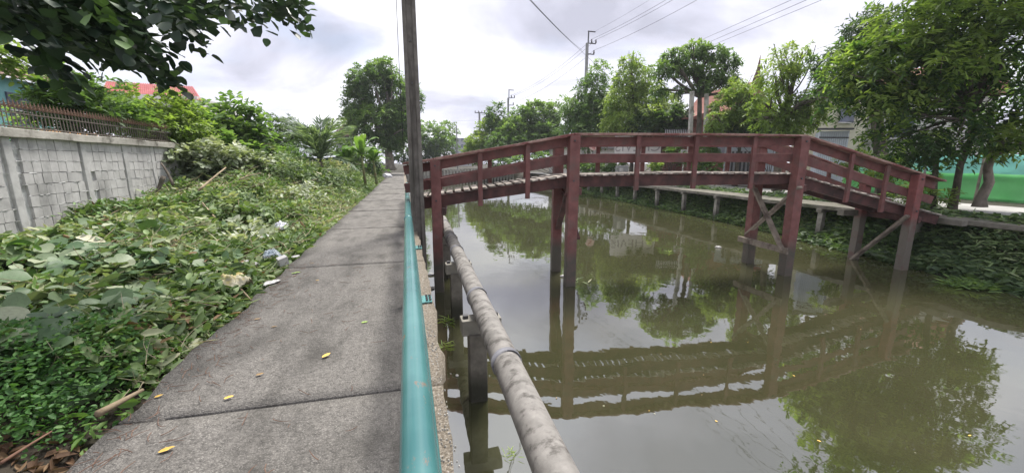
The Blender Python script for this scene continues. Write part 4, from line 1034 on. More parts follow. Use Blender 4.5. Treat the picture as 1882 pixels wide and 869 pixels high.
# fallen leaves and twigs on the path
def fallen(px, py, s, m, lab, az, cat='leaf', grp='fallen leaves on the footpath'):
    p = at(px, py, 1); d = (Vector(p) - Vector((0, 0, CAM_H))); k = (0.012 - CAM_H) / d.z; q = Vector((0, 0, CAM_H)) + d * k
    me = round_leaf(s, .24, M[m], 0, -.05, int(px))
    o = link('fallen_leaf', me); o.location = q + Vector((0, 0, -.004)); o.rotation_euler = (random.uniform(-.1, .1), random.uniform(-.05, .0), az)
    return tag(o, lab, cat, grp)
fallen(290, 829, .07, 'yleaf', 'yellow leaf lying on the path nearest the lower left hollow', .3)
fallen(411, 731, .055, 'yleaf', 'narrow yellow leaf just beyond the path joint', .2)
fallen(283, 729, .045, 'yleaf', 'small pale yellow leaf at the left path edge beside the thick stick', .5)
fallen(470, 688, .05, 'bleaf', 'olive brown leaf on the path left of the bright yellow one', .3)
fallen(592, 655, .07, 'yleaf', 'bright yellow leaf in the middle of the path', .7)
fallen(664, 592, .06, 'gleaf', 'pale green leaf on the path near the guard rail', .1)
fallen(467, 586, .055, 'bleaf', 'curled tan leaf near the left path edge below the sack', .2)
fallen(498, 600, .05, 'bleaf', 'small dry brown leaf right of the curled tan leaf', .1)
fallen(535, 502, .12, 'gleaf', 'narrow green leaf sticking out over the path edge below the carton', .1)
fallen(570, 484, .06, 'bleaf', 'brown leaf beside the far path joint', .4)
fallen(580, 515, .04, 'yleaf', 'tiny pale yellow leaf on the path right of the carton', .4)
fallen(545, 470, .06, 'bleaf', 'brown leaf on the left path edge beside the white scrap', 1.4)
tw = MB()
for k in range(260):
    X = random.uniform(-1.66, -.2) if random.random() < .25 else -1.66 + abs(random.gauss(0, .2)); Y = random.uniform(1.7, 6.5); az = random.uniform(0, 6.28); l_ = random.uniform(.03, .13)
    tw.tube(limb((X, Y, .013), (X + math.cos(az) * l_, Y + math.sin(az) * l_, .014), .15, 4), [.0022, .002, .002, .0018, .0012], 4, cap=False)
tag(tw.build('twig_litter', M['twig']), 'thin reddish twigs and needles scattered on the footpath', 'litter', kind='stuff')
# moss and debris against the near edge: small stones in the ledge
gv = []
for k in range(700):
    Y = random.uniform(1.3, 6); X = random.uniform(.03, .2); gv.append((X, Y, .004))
gm = MB()
for (x, y, z) in gv:
    s = random.uniform(.003, .008); gm.tube([(x, y, z - s), (x, y, z + s * .7)], [s, s * .5], 5)
tag(gm.build('loose_grit', M['pale_concrete']), 'loose pale grit on the concrete ledge beside the guard rail', 'litter', kind='stuff')

# ------------------------------------------------------------------ right bank vegetation
def rcover(name, n, yr, L, mat_, lab, tr=(-.15, 2.1), hmax=.3, shape=OVAL, wr=.45, up=.3, tint=(0, 1)):
    Y = yr[0] + (yr[1] - yr[0]) * rng.uniform(0, 1, n) ** 1.4; t = rng.uniform(*tr, n); X = bankx(Y) + t
    Z = np.maximum(ground_z(X, Y), WZ) + .02 + hmax * rng.uniform(0, 1, n) ** 1.5 * (.3 + vnoise(X, Y, .6, 8))
    az = rng.uniform(0, 2 * np.pi, n); A = np.stack([np.cos(az) - .4, np.sin(az), rng.normal(0, up, n)], 1)
    Nn = np.array([-.5, -.1, .8]) + rng.normal(scale=.5, size=(n, 3)); Ls = L * (1 + rng.uniform(-.4, .4, n))
    T = np.clip(vnoise(X, Y, .8, 9) * .5 + rng.uniform(tint[0], tint[1], n) * .6 - .08, 0, 1)
    return tag(link(name, leaves_mesh(name, np.stack([X, Y, Z], 1), A, Nn, Ls, Ls * wr, mat_, T, shape=shape, curl=.15)), lab, 'ground cover', kind='stuff')
rcover('bank_weeds', 20000, (2, 45), .16, M['dgreen'], 'green creeping weeds covering the muddy far bank under the walkway', hmax=.35)  # deep leaf colour carries the shade lying on the nearer bank
rcover('bank_weeds', 14000, (9.5, 40), .16, M['green'], 'lighter green weeds on the far bank beyond the bridge', hmax=.3)
rcover('bank_litter', 26000, (5, 45), .19, M['wilt'], 'pale wilted stems and leaves hanging down the far bank', hmax=.3, wr=.22, shape=LANCE, tint=(0, .8))
rcover('bank_weeds', 5000, (2, 12), .18, M['dgreen'], 'dark leaves at the water edge of the near far bank', tr=(-.5, .9), hmax=.25)  # shade at the water edge put into the leaf colour too
fw_ = thing('water_plants', at(1830, 517, 6.2), 'patch of floating green water plants at the right edge below the walkway', 'water plant')
X = 13.4 + rng.normal(scale=.28, size=700); Y = 5.9 + rng.normal(scale=.2, size=700)
az = rng.uniform(0, 6.28, 700); Ls = .2 * (1 + rng.uniform(-.4, .4, 700))
link('foliage', leaves_mesh('foliage', np.stack([X, Y, WZ + .02 + rng.uniform(0, .08, 700)], 1) - 0, np.stack([np.cos(az), np.sin(az), rng.uniform(.0, .5, 700)], 1), np.array([0, 0, 1.]) + rng.normal(scale=.4, size=(700, 3)), Ls, Ls * .2, M['green'], rng.uniform(0, 1, 700), shape=LANCE, org=fw_.location), fw_)

# big leafy tree at the right edge
tree('large_tree', (18.3, 9.0, -.1), (18.2, 8.9, 2.0), [BL(1700, 80, 9.4, 1.5, 1.2), BL(1640, 140, 9.6, 1.3, 1.0), BL(1540, 175, 11.4, .7, .45), BL(1790, 60, 8.8, 1.6, 1.4), BL(1760, 160, 9.2, 1.8, 1.2), BL(1690, 210, 9.0, 1.4, .9), BL(1600, 120, 10.4, 1.0, .8), BL(1560, 150, 11.0, .9, .7), BL(1820, 190, 8.8, 1.3, 1.1), BL(1740, 10, 9.2, 1.6, 1.2), BL(1860, 110, 8.2, 1.3, 1.4), BL(1780, 255, 8.8, 1.3, .6), BL(1650, 255, 9.4, .8, .5), BL(1885, 70, 8.2, 1.4, 1.1), BL(1850, -190, 8.0, 1.9, .8), BL(1740, -140, 8.6, 1.5, .7), BL(1950, -120, 7.4, 1.4, .9)], 'large dense dark green tree with bright leaf tips overhanging the right end of the bridge', trunk_r=.115, ns=2300, per=14, tw=.6, L=.21, wr=.36, leaf='mgreen', gap=.39, bias=.45, shape=LANCE, droop=.35,
     trunk_pts=[(18.35, 9.05, -.2), (18.45, 9.1, .6), (18.2, 9.0, 1.4), (18.3, 8.9, 2.3), (18.25, 9.0, 3.2)])
bt = [o for o in COL.objects if o.name.startswith('large_tree') and o.parent is None][-1]
C, D, T = blob_sprays([BL(1600, 112, 10.2, .8, .45), BL(1680, 40, 9.2, 1.1, .5), BL(1770, 45, 8.6, 1.3, .5), BL(1570, 140, 10.8, .6, .4), BL(1650, 85, 9.2, .8, .5), BL(1830, 60, 8.2, .9, .4), BL(1720, 120, 8.6, 1.0, .4), BL(1620, 175, 9.4, .8, .4), BL(1560, 110, 11, .6, .4)], 430, bias=.6, down=.0)  # lighter clumps painting sunlight onto the upper left of the crown
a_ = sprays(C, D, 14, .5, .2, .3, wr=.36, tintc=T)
link('sunlit_leaves', leaves_mesh('sunlit_leaves', *a_[:5], M['ygreen'], a_[5], shape=LANCE, org=bt.location), bt)
t2 = thing('tree_trunk', (18.0, 9.3, -.1), 'second slim trunk leaning left beside the large dark tree', 'tree')
MB().tube([(18.0, 9.4, -.2), (17.9, 9.4, .6), (17.65, 9.35, 1.4), (17.4, 9.3, 2.4)], [.10, .085, .08, .07], 9).build('trunk', M['bark'], t2, smooth=True)
C, D, T = blob_sprays([BL(1660, 285, 9.6, .55, .3), BL(1690, 240, 9.3, .7, .5)], 70); a_ = sprays(C, D, 13, .5, .19, .35, wr=.36, tintc=T)
link('crown', leaves_mesh('crown', *a_[:5], M['dgreen'], a_[5], shape=LANCE, org=t2.location), t2)
tree('leaning_tree', (18.7, 8.3, -.1), at(1822, 290, 8.2), [BL(1865, 235, 7.8, .55, .25), BL(1845, 255, 8.0, .4, .25), BL(1880, 260, 7.6, .4, .3)], 'short leaning tree trunk in front of the green net with pale yellow green leaves', trunk_r=.16, ns=90, per=13, tw=.5, L=.2, wr=.34, leaf='ygreen', bark='palebark', gap=0, shape=LANCE, trunk_pts=[at(1800, 380, 8.5), at(1803, 365, 8.5), at(1818, 335, 8.4), at(1815, 310, 8.4), at(1824, 280, 8.3)], twigs=1)
bush('shrub', (18.0, 9.6, -.1), [(18.0, 9.5, .45, .45, .4, .5), (17.6, 9.9, .3, .4, .4, .35)], 'bright green shrub around the foot of the large right tree', ns=110, L=.18, leaf='ygreen', shape=LANCE, wr=.3)
bush('shrub', at(1575, 330, 13), [BL(1560, 290, 12.6, .5, .35), BL(1590, 310, 12.4, .6, .35), BL(1640, 310, 11, .6, .35)], 'light green shrub showing through the right hand bridge railing', ns=150, L=.2, leaf='ygreen', shape=LANCE, wr=.3)
def BK(px, py, Y, rx_, rz_):
    k = 1.12 if Y > 30 else .92
    return BL(px, py, Y, rx_ * k, rz_ * k)
# row of trees along the far bank
grp = 'trees along the far bank road'
tree('bank_tree', (19.7, 40, -.1), (19.6, 40, 3.5), [BK(1085, 170, 40, 1.3, 1.6), BK(1070, 200, 40, 1.8, 1.5), BK(1095, 215, 39, 2.0, 1.6), BK(1110, 190, 39, 1.3, 1.6), BK(1080, 235, 39, 2.4, 1.2), BK(1098, 135, 40, .9, 1.0), BK(1050, 190, 40, .8, .8)], 'mid green tree with drooping leaf clusters nearest the tall utility pole', trunk_r=.2, ns=1120, tw=.9, L=.38, wr=.3, leaf='green', group=grp, droop=.6, gap=.28, shape=LANCE)
tree('bank_tree', (21.2, 34, -.1), (21.2, 34, 3.2), [BK(1165, 140, 34, 1.5, 1.4), BK(1150, 175, 34, 1.6, 1.3), BK(1190, 185, 34, 1.9, 1.5), BK(1170, 215, 33, 2.4, 1.2), BK(1225, 200, 33, 1.4, 1.2), BK(1135, 220, 34, 1.2, 1.0), BK(1160, 112, 34, .7, .6)], 'light yellow green tree second from the tall utility pole', trunk_r=.22, ns=1189, tw=.8, L=.34, wr=.3, leaf='ygreen', group=grp, droop=.6, gap=.28, shape=LANCE)
tree('bank_tree', (21.9, 26, -.1), at(1286, 175, 26), [BK(1240, 102, 26, .9, .45), BK(1275, 88, 26, 1.0, .42), BK(1312, 96, 26, 1.0, .45), BK(1340, 112, 25.8, .7, .36), BK(1222, 124, 26, .7, .32), BK(1265, 126, 26.3, 1.0, .36), BK(1305, 132, 25.7, .9, .36), BK(1335, 142, 25.6, .8, .36), BK(1214, 164, 26, .6, .28), BK(1348, 165, 25.5, .6, .32), BK(1290, 155, 25.6, .6, .25), BK(1255, 165, 25.8, .5, .22)], 'tall umbrella shaped tree with a bare dark trunk behind the middle of the bridge', trunk_r=.26, ns=900, tw=.42, L=.28, wr=.3, leaf='green', group=grp, droop=.55, gap=.30, shape=LANCE)
tree('bank_tree', (21.8, 22, -.1), (21.9, 22, 2.6), [BK(1370, 180, 21.5, 1.0, .6), BK(1405, 215, 21, 1.0, .7), BK(1345, 195, 22, 1.3, .9), BK(1380, 210, 21.5, 1.2, .9), BK(1320, 215, 22, .9, .7), BK(1400, 180, 22, .9, .8), BK(1355, 165, 22, .8, .6)], 'low yellow green tree between the umbrella shaped tree and the Thai gable', trunk_r=.16, ns=820, tw=.45, L=.26, wr=.3, leaf='ygreen', group=grp, droop=.55, gap=.28, shape=LANCE)
tree('bank_tree', (20.3, 17.5, -.1), (20.25, 17.5, 4.0), [BK(1440, 110, 17.5, .9, .8), BK(1425, 140, 17.5, .8, .6), BK(1470, 120, 17.5, .6, .7), BK(1440, 205, 17.3, .9, .6), BK(1480, 210, 17, 1.0, .6), BK(1400, 215, 17.5, .8, .5), BK(1500, 185, 16.5, .9, .7), BK(1520, 160, 15.5, .8, .6), BK(1470, 185, 17, .7, .5), BK(1475, 95, 17.5, .5, .4), BK(1525, 145, 15.5, .7, .5), BK(1405, 190, 17.5, .7, .6), BK(1550, 150, 14.5, .6, .4), BK(1460, 225, 17, .9, .5)], 'forked tree with open pale green tufts right of the pointed gable', trunk_r=.22, ns=950, tw=.42, L=.22, wr=.3, leaf='ygreen', group=grp, droop=.55, gap=.36, shape=LANCE)
tree('bank_tree', (23.3, 14.0, -.1), at(1608, 70, 14), [BK(1600, 45, 14, .8, .5), BK(1585, 55, 14, .5, .4), BK(1620, 35, 14, .5, .4), BK(1540, 110, 15, 1.0, .5), BK(1570, 95, 15, .8, .5)], 'dark stumpy-topped tree rising behind the left side of the large right tree', trunk_r=.3, ns=336, tw=.5, L=.22, wr=.26, leaf='dgreen', group=grp, gap=.15, shape=LANCE)
tree('bank_tree', at(985, 285, 58), at(985, 262, 58), [BK(990, 215, 58, 2.2, 2.0), BK(1010, 235, 58, 1.6, 1.8), BK(965, 225, 58, 1.8, 1.9), BK(990, 250, 57, 3.0, 1.6), BK(945, 245, 57, 2.0, 1.8), BK(915, 215, 60, 1.4, 1.6), BK(930, 265, 56, 2.6, 1.4), BK(1020, 205, 58, .9, 1.2)], 'broad green tree at the far end of the canal above the left bridge slope', trunk_r=.3, ns=1820, tw=1.0, L=.42, leaf='green', group=grp, gap=.25)
tree('bank_tree', at(890, 292, 62), at(890, 282, 62), [BK(890, 265, 62, 2.4, 1.6), BK(905, 240, 63, 2.0, 1.8), BK(875, 280, 61, 2.0, 1.0)], 'lower yellow green tree left of the broad tree at the canal end', trunk_r=.2, ns=588, tw=.9, L=.42, leaf='ygreen', group=grp, gap=.1)
bush('shrub', (22.5, 30, -.1), [BK(1225, 230, 30, 2.0, 1.2), BK(1190, 235, 31, 1.6, 1.0), BK(1250, 215, 29, 1.0, 1.2)], 'dark bush mass behind the fence in the shade of the bank trees', ns=420, L=.34, leaf='dgreen')
bush('shrub', (23.2, 20.5, -.1), [BK(1385, 235, 21.5, 1.5, .6), BK(1330, 232, 23, 1.0, .5), BK(1430, 240, 20, .9, .5)], 'dark green clipped shrub row against the brown red house wall', ns=260, L=.26, leaf='dgreen')
bush('shrub', (18.2, 24, -.1), [BK(1300, 280, 23, .8, .7), BK(1285, 300, 22.5, .6, .4), BK(1310, 305, 22, .5, .4)], 'bright green bush seen between the bridge rails at the middle', ns=160, L=.2, leaf='fresh')
bush('shrub', (17.6, 33, -.1), [BK(1105, 305, 32, 1.0, .5), BK(1130, 305, 31, .8, .5), BK(1080, 308, 33, .7, .4)], 'leafy green hedge low behind the left part of the flat bridge span', ns=200, L=.24, leaf='green')
bush('shrub', (18.3, 27, -.1), [BK(1205, 303, 26, .35, .35)], 'small yellow green potted shrub between the brick planters', ns=40, L=.18, leaf='ygreen')
bush('shrub', (17.8, 45, -.1), [BK(1000, 292, 46, 1.5, .8), BK(1040, 296, 44, 1.3, .7), BK(960, 296, 48, 1.4, .7), BK(920, 298, 52, 1.4, .6)], 'green bushes along the far bank below the broad tree', ns=300, L=.28, leaf='green')
bush('shrub', (18.2, 29, -.1), [BK(1240, 280, 27, .6, .5), BK(1255, 290, 26, .5, .3)], 'green bush behind the right end of the banner', ns=90, L=.2, leaf='green')

# ------------------------------------------------------------------ buildings on the far bank
th = thing('thai_house', (27, 27, -.1), 'brown red Thai house with a steep pointed gable half hidden by the trees', 'house')
gp = Vector(at(1385, 150, 28)); gx_, gy_ = gp.x, gp.y
mb = MB()
for i in range(26):
    x = gx_ - 5.5 + i * .42
    link('board', MB().box((x, gy_ + .5 + .03 * (i % 2), 2.6), (.40, .12, 5.3)).mesh('board', th.location), th, M['thaiwall'])
MB().box((gx_, gy_ + 3.2, 2.5), (10.6, 5.2, 5.0)).build('wall', M['thaiwall'], th)
ap = Vector((gx_, gy_ + 3, gp.z + .1))
def gable(x0, hw, z0, z1, yf, yb, name):
    """steep roof with sides curving in towards the ridge"""
    prof = [(-hw, z0), (-hw * .62, z0 + (z1 - z0) * .26), (-hw * .3, z0 + (z1 - z0) * .6), (0, z1), (hw * .3, z0 + (z1 - z0) * .6), (hw * .62, z0 + (z1 - z0) * .26), (hw, z0)]
    vs = [(x0 + a, yf, b) for a, b in prof] + [(x0 + a, yb, b) for a, b in prof]
    n = len(prof); fs = [tuple(range(n)), tuple(range(2 * n - 1, n - 1, -1))]
    for i in range(n - 1): fs.append((i, i + n, i + n + 1, i + 1))
    fs.append((0, n - 1, 2 * n - 1, n))
    return MB().add(vs, fs).build(name, M['thairoof'], th)
gable(gx_, 3.6, 5.0, gp.z, gy_ - .4, gy_ + 6, 'roof'); gable(gx_ - 4.2, 2.6, 4.9, gp.z - 2.4, gy_ - .3, gy_ + 5.5, 'roof')
gs = at(1385, 103, 28)
MB().tube([(gx_, gy_ - .3, gp.z - .4), (gx_, gy_ - .3, gp.z + .3), (gx_ + .05, gy_ - .3, gp.z + .9), (gx_ + .1, gy_ - .3, gs[2])], [.42, .26, .13, .02], 8).build('finial', M['spire'], th, smooth=True)
for sx in (-2.0, 2.2):
    w_ = MB().box((gx_ + sx, gy_ + .40, 2.9), (1.3, .08, 1.3)).build('window', M['glass'], th)
    MB().box((gx_ + sx, gy_ + .35, 2.2), (1.5, .1, .1)).build('sill', M['thaiwall'], w_)
bl = thing('balcony_railing', at(1245, 245, 27), 'dark balcony railing between the bank trees just above the bridge rail', 'railing')
a = Vector(at(1222, 238, 27)); b = Vector(at(1268, 238, 26.5))
MB().beam(a, b, .06, .06).build('top_bar', M['steel'], bl); MB().beam(a - Vector((0, 0, .55)), b - Vector((0, 0, .55)), .06, .06).build('bottom_bar', M['steel'], bl)
for k in range(14):
    p = a.lerp(b, (k + .5) / 14); MB().beam(p - Vector((0, 0, .55)), p, .04, .04).build('bar', M['pgrey'], bl)
ch = thing('cream_house', (27.5, 20, -.1), 'cream sided house with a small window behind the large right tree', 'house')
a = Vector(at(1505, 178, 20)); b = Vector(at(1600, 178, 18.5))
L_h = (b - a).length; dirh = (b - a).normalized(); zt = a.z
ctr_ = (a + b) / 2; rz_ = math.atan2(dirh.y, dirh.x); nrm = Vector((dirh.y, -dirh.x, 0))
MB().box((ctr_.x - nrm.x * 2, ctr_.y - nrm.y * 2, zt / 2 - .1), (L_h, 4.0, zt), rz_).build('wall', M['cream'], ch)
for k in range(16):
    z = .3 + k * (zt - .5) / 16
    MB().beam(a + nrm * .012 + Vector((0, 0, z - a.z)), b + nrm * .012 + Vector((0, 0, z - b.z)), .03, (zt - .5) / 16 - .02).build('siding_board', M['cream'], ch)
w_ = Vector(at(1556, 212, 19.0)) + nrm * .1
wn = MB().beam(w_ - dirh * .38, w_ + dirh * .38, .08, .85).build('window', M['glass'], ch)
MB().beam(w_ - dirh * .42 - Vector((0, 0, .46)), w_ + dirh * .42 - Vector((0, 0, .46)), .14, .06).build('sill', M['whitewall'], wn)
MB().beam(a + nrm * .1 + Vector((0, 0, .05)) - dirh * .3, b + nrm * .1 + Vector((0, 0, .05)), .5, .08).build('eave', M['steel'], ch)
# pale blue metal shed
sd_ = thing('metal_shed', (20.4, 13.4, -.1), 'pale blue grey metal shed with a dark flat roof edge behind the bridge end', 'shed')
a = Vector(at(1507, 240, 14.6)); b = Vector(at(1562, 240, 13.8)); dv = (b - a).normalized(); nv = Vector((dv.y, -dv.x, 0))
zt = a.z; rz_ = math.atan2(dv.y, dv.x); c_ = (a + b) / 2 - nv * .8
MB().box((c_.x, c_.y, zt / 2 - .1), ((b - a).length, 1.6, zt + .1), rz_).build('wall', M['bluemetal'], sd_)
nr = 14
for k in range(nr):
    p = a.lerp(b, (k + .5) / nr) + nv * .012; MB().beam((p.x, p.y, .0), (p.x, p.y, zt - .1), .03, .03).build('rib', M['bluemetal'], sd_)
MB().beam(a + nv * .1 - dv * .1 + Vector((0, 0, .06)), b + nv * .1 + dv * .1 + Vector((0, 0, .06)), .5, .06).build('roof', M['steel'], sd_)
MB().beam(a + nv * .03 - Vector((0, 0, .32)), b + nv * .03 - Vector((0, 0, .32)), .03, .05).build('trim', M['steel'], sd_)
# house with red tile and white wall behind the right tree
rh = thing('red_tile_house', (30, 19, -.1), 'white house with a red tiled roof glimpsed through the large right tree', 'house')
MB().box((31, 19, 2.6), (5, 7, 5.4)).build('wall', M['whitewall'], rh)
MB().add([(28, 15, 5.3), (34, 15, 5.3), (34, 23, 5.3), (28, 23, 5.3), (31, 15, 7.2), (31, 23, 7.2)], [(0, 1, 4), (1, 2, 5, 4), (2, 3, 5), (3, 0, 4, 5), (3, 2, 1, 0)]).build('roof', M['thairoof'], rh)
for y in (17, 20):
    w_ = MB().box((28.47, y, 3.6), (.08, 1.2, 1.3)).build('window', M['glass'], rh); MB().box((28.44, y, 2.9), (.12, 1.4, .08)).build('sill', M['whitewall'], w_)
# metal gate with dark slats and pale panels
gt = thing('metal_gate', (23, 23, -.1), 'pale blue metal gate with dark vertical bars behind the bridge span', 'gate')
a = Vector(at(1333, 268, 23)); b = Vector(at(1432, 268, 21)); dv = (b - a).normalized(); zt = a.z; up3 = Vector((0, 0, 1))
def vpan(f0, f1, z0, z1, th_, m, name, par, dn=0.0):
    nv = Vector((dv.y, -dv.x, 0)); p = a.lerp(b, f0) + nv * dn; q = a.lerp(b, f1) + nv * dn; z = (z0 + z1) / 2
    return MB().beam((p.x, p.y, z), (q.x, q.y, z), th_, z1 - z0).build(name, M[m], par)
vpan(0, .13, -.1, zt, .08, 'bluemetal', 'panel', gt); vpan(.13, .60, zt - .35, zt, .08, 'bluemetal', 'panel', gt, .003); vpan(.61, 1, -.1, zt, .08, 'bluemetal', 'panel', gt)
vpan(.13, .60, -.1, zt - .35, .04, 'pgrey', 'backing', gt, -.1)
for k in range(6):
    f = .145 + k * .078; vpan(f, f + .04, 0, zt - .4, .06, 'steel', 'slat', gt, .0)
for k in range(9):
    f = .63 + k * .042; vpan(f, f + .012, -.05, zt - .05, .03, 'bluemetal', 'rib', gt, .05)
# brick planters
for (p0, p1, Y0, Y1, lab) in ((1172, 1212, 30, 27.5, 'low red brick planter left of the small yellow green shrub'), (1220, 1262, 27, 25.5, 'low red brick planter right of the small yellow green shrub')):
    a = Vector(at(p0, 310, Y0)); b = Vector(at(p1, 310, Y1)); pl = thing('brick_planter', (a.x, a.y, -.1), lab, 'planter', 'brick planters along the far road')
    MB().beam((a.x, a.y, .3), (b.x, b.y, .3), .3, .8).build('core', M['mortar'], pl)
    L = (b - a).length; d_ = (b - a).normalized(); nb = int(L / .25)
    bm_ = MB().beam((-.115, 0, 0), (.115, 0, 0), .05, .085).mesh('brick'); bm_.materials.append(M['brick'])
    for r_ in range(8):
        for c in range(nb):
            o = link('brick', bm_, pl); q = a + d_ * (.13 + c * .25 + (.12 if r_ % 2 else 0)); nv = Vector((d_.y, -d_.x, 0))
            o.location = Vector((q.x, q.y, -.04 + r_ * .1)) + nv * .16 - pl.location; o.rotation_euler = (0, 0, math.atan2(d_.y, d_.x))
# banner seen from behind
sg = thing('banner', (19.9, 31, -.1), 'pale banner seen from behind with mirrored grey lettering showing through', 'banner')
a = Vector(at(1129, 282, 32)); b = Vector(at(1214, 282, 30)); dv = (b - a).normalized(); nv = Vector((dv.y, -dv.x, 0))
zc = (at(1129, 290, 32)[2] + at(1129, 246, 32)[2]) / 2; hh = at(1129, 246, 32)[2] - at(1129, 290, 32)[2]
MB().beam((a.x, a.y, zc), (b.x, b.y, zc), .02, hh, seg=8, jit=.006).build('sheet', M['sign'], sg)
for f in (0.005, .995):
    p = a.lerp(b, f) - nv * .06; MB().beam((p.x, p.y, -.1), (p.x, p.y, zc + hh / 2 + .1), .08, .08).build('post', M['steel'], sg)
def lettering(txt, size, loc, rz, parent, m, mirror, name='lettering'):
    cu = bpy.data.curves.new(name, 'FONT'); cu.body = txt; cu.size = size; cu.extrude = .004; cu.align_x = 'CENTER'
    o = bpy.data.objects.new(name, cu); COL.objects.link(o)
    me = bpy.data.meshes.new_from_object(o.evaluated_get(bpy.context.evaluated_depsgraph_get())); bpy.data.objects.remove(o)
    me.materials.clear(); me.materials.append(m)
    for v in me.vertices:
        v.co = Vector(((-1 if mirror else 1) * v.co.x, -v.co.z, v.co.y))
    q = link(name, me, parent); q.location = Vector(loc) - parent.location; q.rotation_euler = (0, 0, rz)
    return q
bz = at(1170, 278, 31)[2]; mc = (a + b) / 2 + nv * .03
lettering('CHEVIS', 1.18, (mc.x, mc.y, bz), math.atan2(dv.y, dv.x), sg, M['letter'], True)
for f in (.36, .60):
    p = a.lerp(b, f) + nv * .02; q = a.lerp(b, f + .12) + nv * .02
    MB().beam((p.x, p.y, bz - .45), (q.x, q.y, bz - .45), .012, .13).build('small_line', M['letter'], sg)
# round sign, grey panel, white crate, noticeboard bits seen between the rails
rs_ = thing('round_sign', at(1091, 300, 33), 'round faded pink sign with red marks seen between the bridge rails', 'sign')
p = Vector(at(1091, 268, 33)); MB().tube([p, p - Vector((.02, .06, 0))], .42, 20).build('disc', M['pinksign'], rs_)
MB().beam((p.x, p.y + .1, -.1), (p.x, p.y + .1, p.z), .06, .06).build('post', M['steel'], rs_)
MB().beam(p + Vector((-.22, -.09, .12)), p + Vector((.2, -.09, -.15)), .03, .14).build('mark', M['redmark'], rs_)
MB().beam(p + Vector((-.15, -.09, -.2)), p + Vector((.1, -.09, -.24)), .03, .09).build('mark', M['redmark'], rs_)
wb = thing('white_board', at(1255, 300, 26), 'small white notice board on a post near the middle of the bridge', 'notice board')
p = Vector(at(1258, 281, 25.8)); MB().box(p, (.55, .05, .45), -.3).build('board', M['pwhite'], wb, bevel=.01); MB().beam((p.x, p.y + .05, -.1), (p.x, p.y + .05, p.z), .06, .06).build('post', M['whitewall'], wb)
q_ = thing('utility_box', at(1142, 316, 30), 'grey roadside utility box with a white notice behind the bridge rail', 'box')
p = Vector(at(1143, 307, 30)); MB().box((p.x, p.y, .55), (1.0, .5, 1.3), -.3).build('cabinet', M['lpole'], q_, bevel=.02); MB().box((p.x - .22, p.y - .30, .75), (.32, .02, .55), -.3).build('notice', M['pwhite'], q_)
# white low house behind left of the banner
wh = thing('white_house', at(1070, 300, 50), 'low white house far behind the left end of the flat bridge span', 'house')
p = Vector(at(1070, 280, 52)); MB().box((p.x, p.y, 1.6), (8, 5, 3.4)).build('wall', M['whitewall'], wh)
MB().box((p.x, p.y - .2, 3.45), (9, 6, .25)).build('roof', M['lpole'], wh)
for sx in (-2, 1.5):
    w_ = MB().box((p.x + sx, p.y - 2.52, 1.8), (1.2, .08, 1.2)).build('window', M['glass'], wh)
    MB().box((p.x + sx, p.y - 2.56, 1.15), (1.4, .12, .08)).build('sill', M['whitewall'], wh)
# concrete posts near the umbrella tree
for k, (px0, py0, px1, py1, Y, lab) in enumerate(((1268, 300, 1272, 168, 24.5, 'pale square concrete post left of the umbrella tree trunk'), (1296, 300, 1299, 172, 25.2, 'pale concrete post right against the umbrella tree trunk'))):
    a = Vector(at(px0, py0, Y)); b = Vector(at(px1, py1, Y)); a.z = -.2
    tag(MB().beam(a, b, .22, .22, up=(0, 1, 0), seg=3, jit=.006).build('concrete_post', M['pale_concrete'], origin=tuple(a)), lab, 'post')
# green shade-net fence
nf = thing('net_fence', (23.5, 10, -.1), 'green and teal shade net fence along the far road at the right edge', 'fence')
na, nb_ = Vector((23.2, 3.0, 0)), Vector((24.6, 17.0, 0))
def netsheet(z0, z1, m, name, off, seed):
    nx_, nz_ = 60, 8; V = []
    for i in range(nx_ + 1):
        for j in range(nz_ + 1):
            p = na.lerp(nb_, i / nx_); z = z0 + (z1 - z0) * j / nz_
            w = .03 * math.sin(i * .55 + j * .8 + seed) + .02 * math.sin(i * 1.3 - j * 1.1) + (float(vnoise(i * .3, j * .5, 1, seed)) - .5) * .07
            sag = -.05 * abs(math.sin(i * math.pi / 8.57)) * (j / nz_)
            V.append((p.x + w * .6 + off, p.y, z + sag))
    Fq = [(i * (nz_ + 1) + j, (i + 1) * (nz_ + 1) + j, (i + 1) * (nz_ + 1) + j + 1, i * (nz_ + 1) + j + 1) for i in range(nx_) for j in range(nz_)]
    o = link(name, np_mesh(name, np.array(V) - np.array(nf.location), np.array(Fq), M[m], smooth=True), nf)
    s = o.modifiers.new('thickness', 'SOLIDIFY'); s.thickness = .012
netsheet(.75, 1.85, 'nteal', 'upper_net', .12, 1); netsheet(-.12, 1.05, 'ngreen', 'lower_net', -.12, 2)
for k in range(8):
    p = na.lerp(nb_, k / 7) + Vector((-.35, 0, 0)); MB().tube([(p.x, p.y, -.1), (p.x + .05, p.y, 2.1)], .05, 7).build('post', M['lpole'] if k % 2 else M['palebark'], nf)
# piles of the far retaining wall at the bend
fp = thing('pile_wall', (6, 61.8, -1.5), 'row of slim concrete piles retaining the bank at the far bend of the canal', 'retaining wall')
MB().box((8.6, 62.15, -.7), (17, .12, 1.7)).build('panel', M['concrete'], fp)
pmz = MB().beam((0, 0, -2.4), (0, 0, .35), .22, .22, up=(0, 1, 0)).mesh('pile'); pmz.materials.append(M['pale_concrete'])
for k in range(34):
    o = link('pile', pmz, fp); o.location = Vector((.6 + k * .5, 61.9, random.uniform(-.06, .06))) - fp.location + Vector((0, 0, 0))
MB().beam((.3, 61.9, .42), (17, 61.9, .42), .3, .12, seg=10).build('cap_beam', M['pale_concrete'], fp)
fb = thing('far_building', at(848, 275, 150), 'grey block of flats far beyond the canal bend', 'building')
p = Vector(at(848, 275, 150)); MB().box((p.x, p.y, p.z - 1), (6.5, 6, 10)).build('wall', M['farwall'], fb)
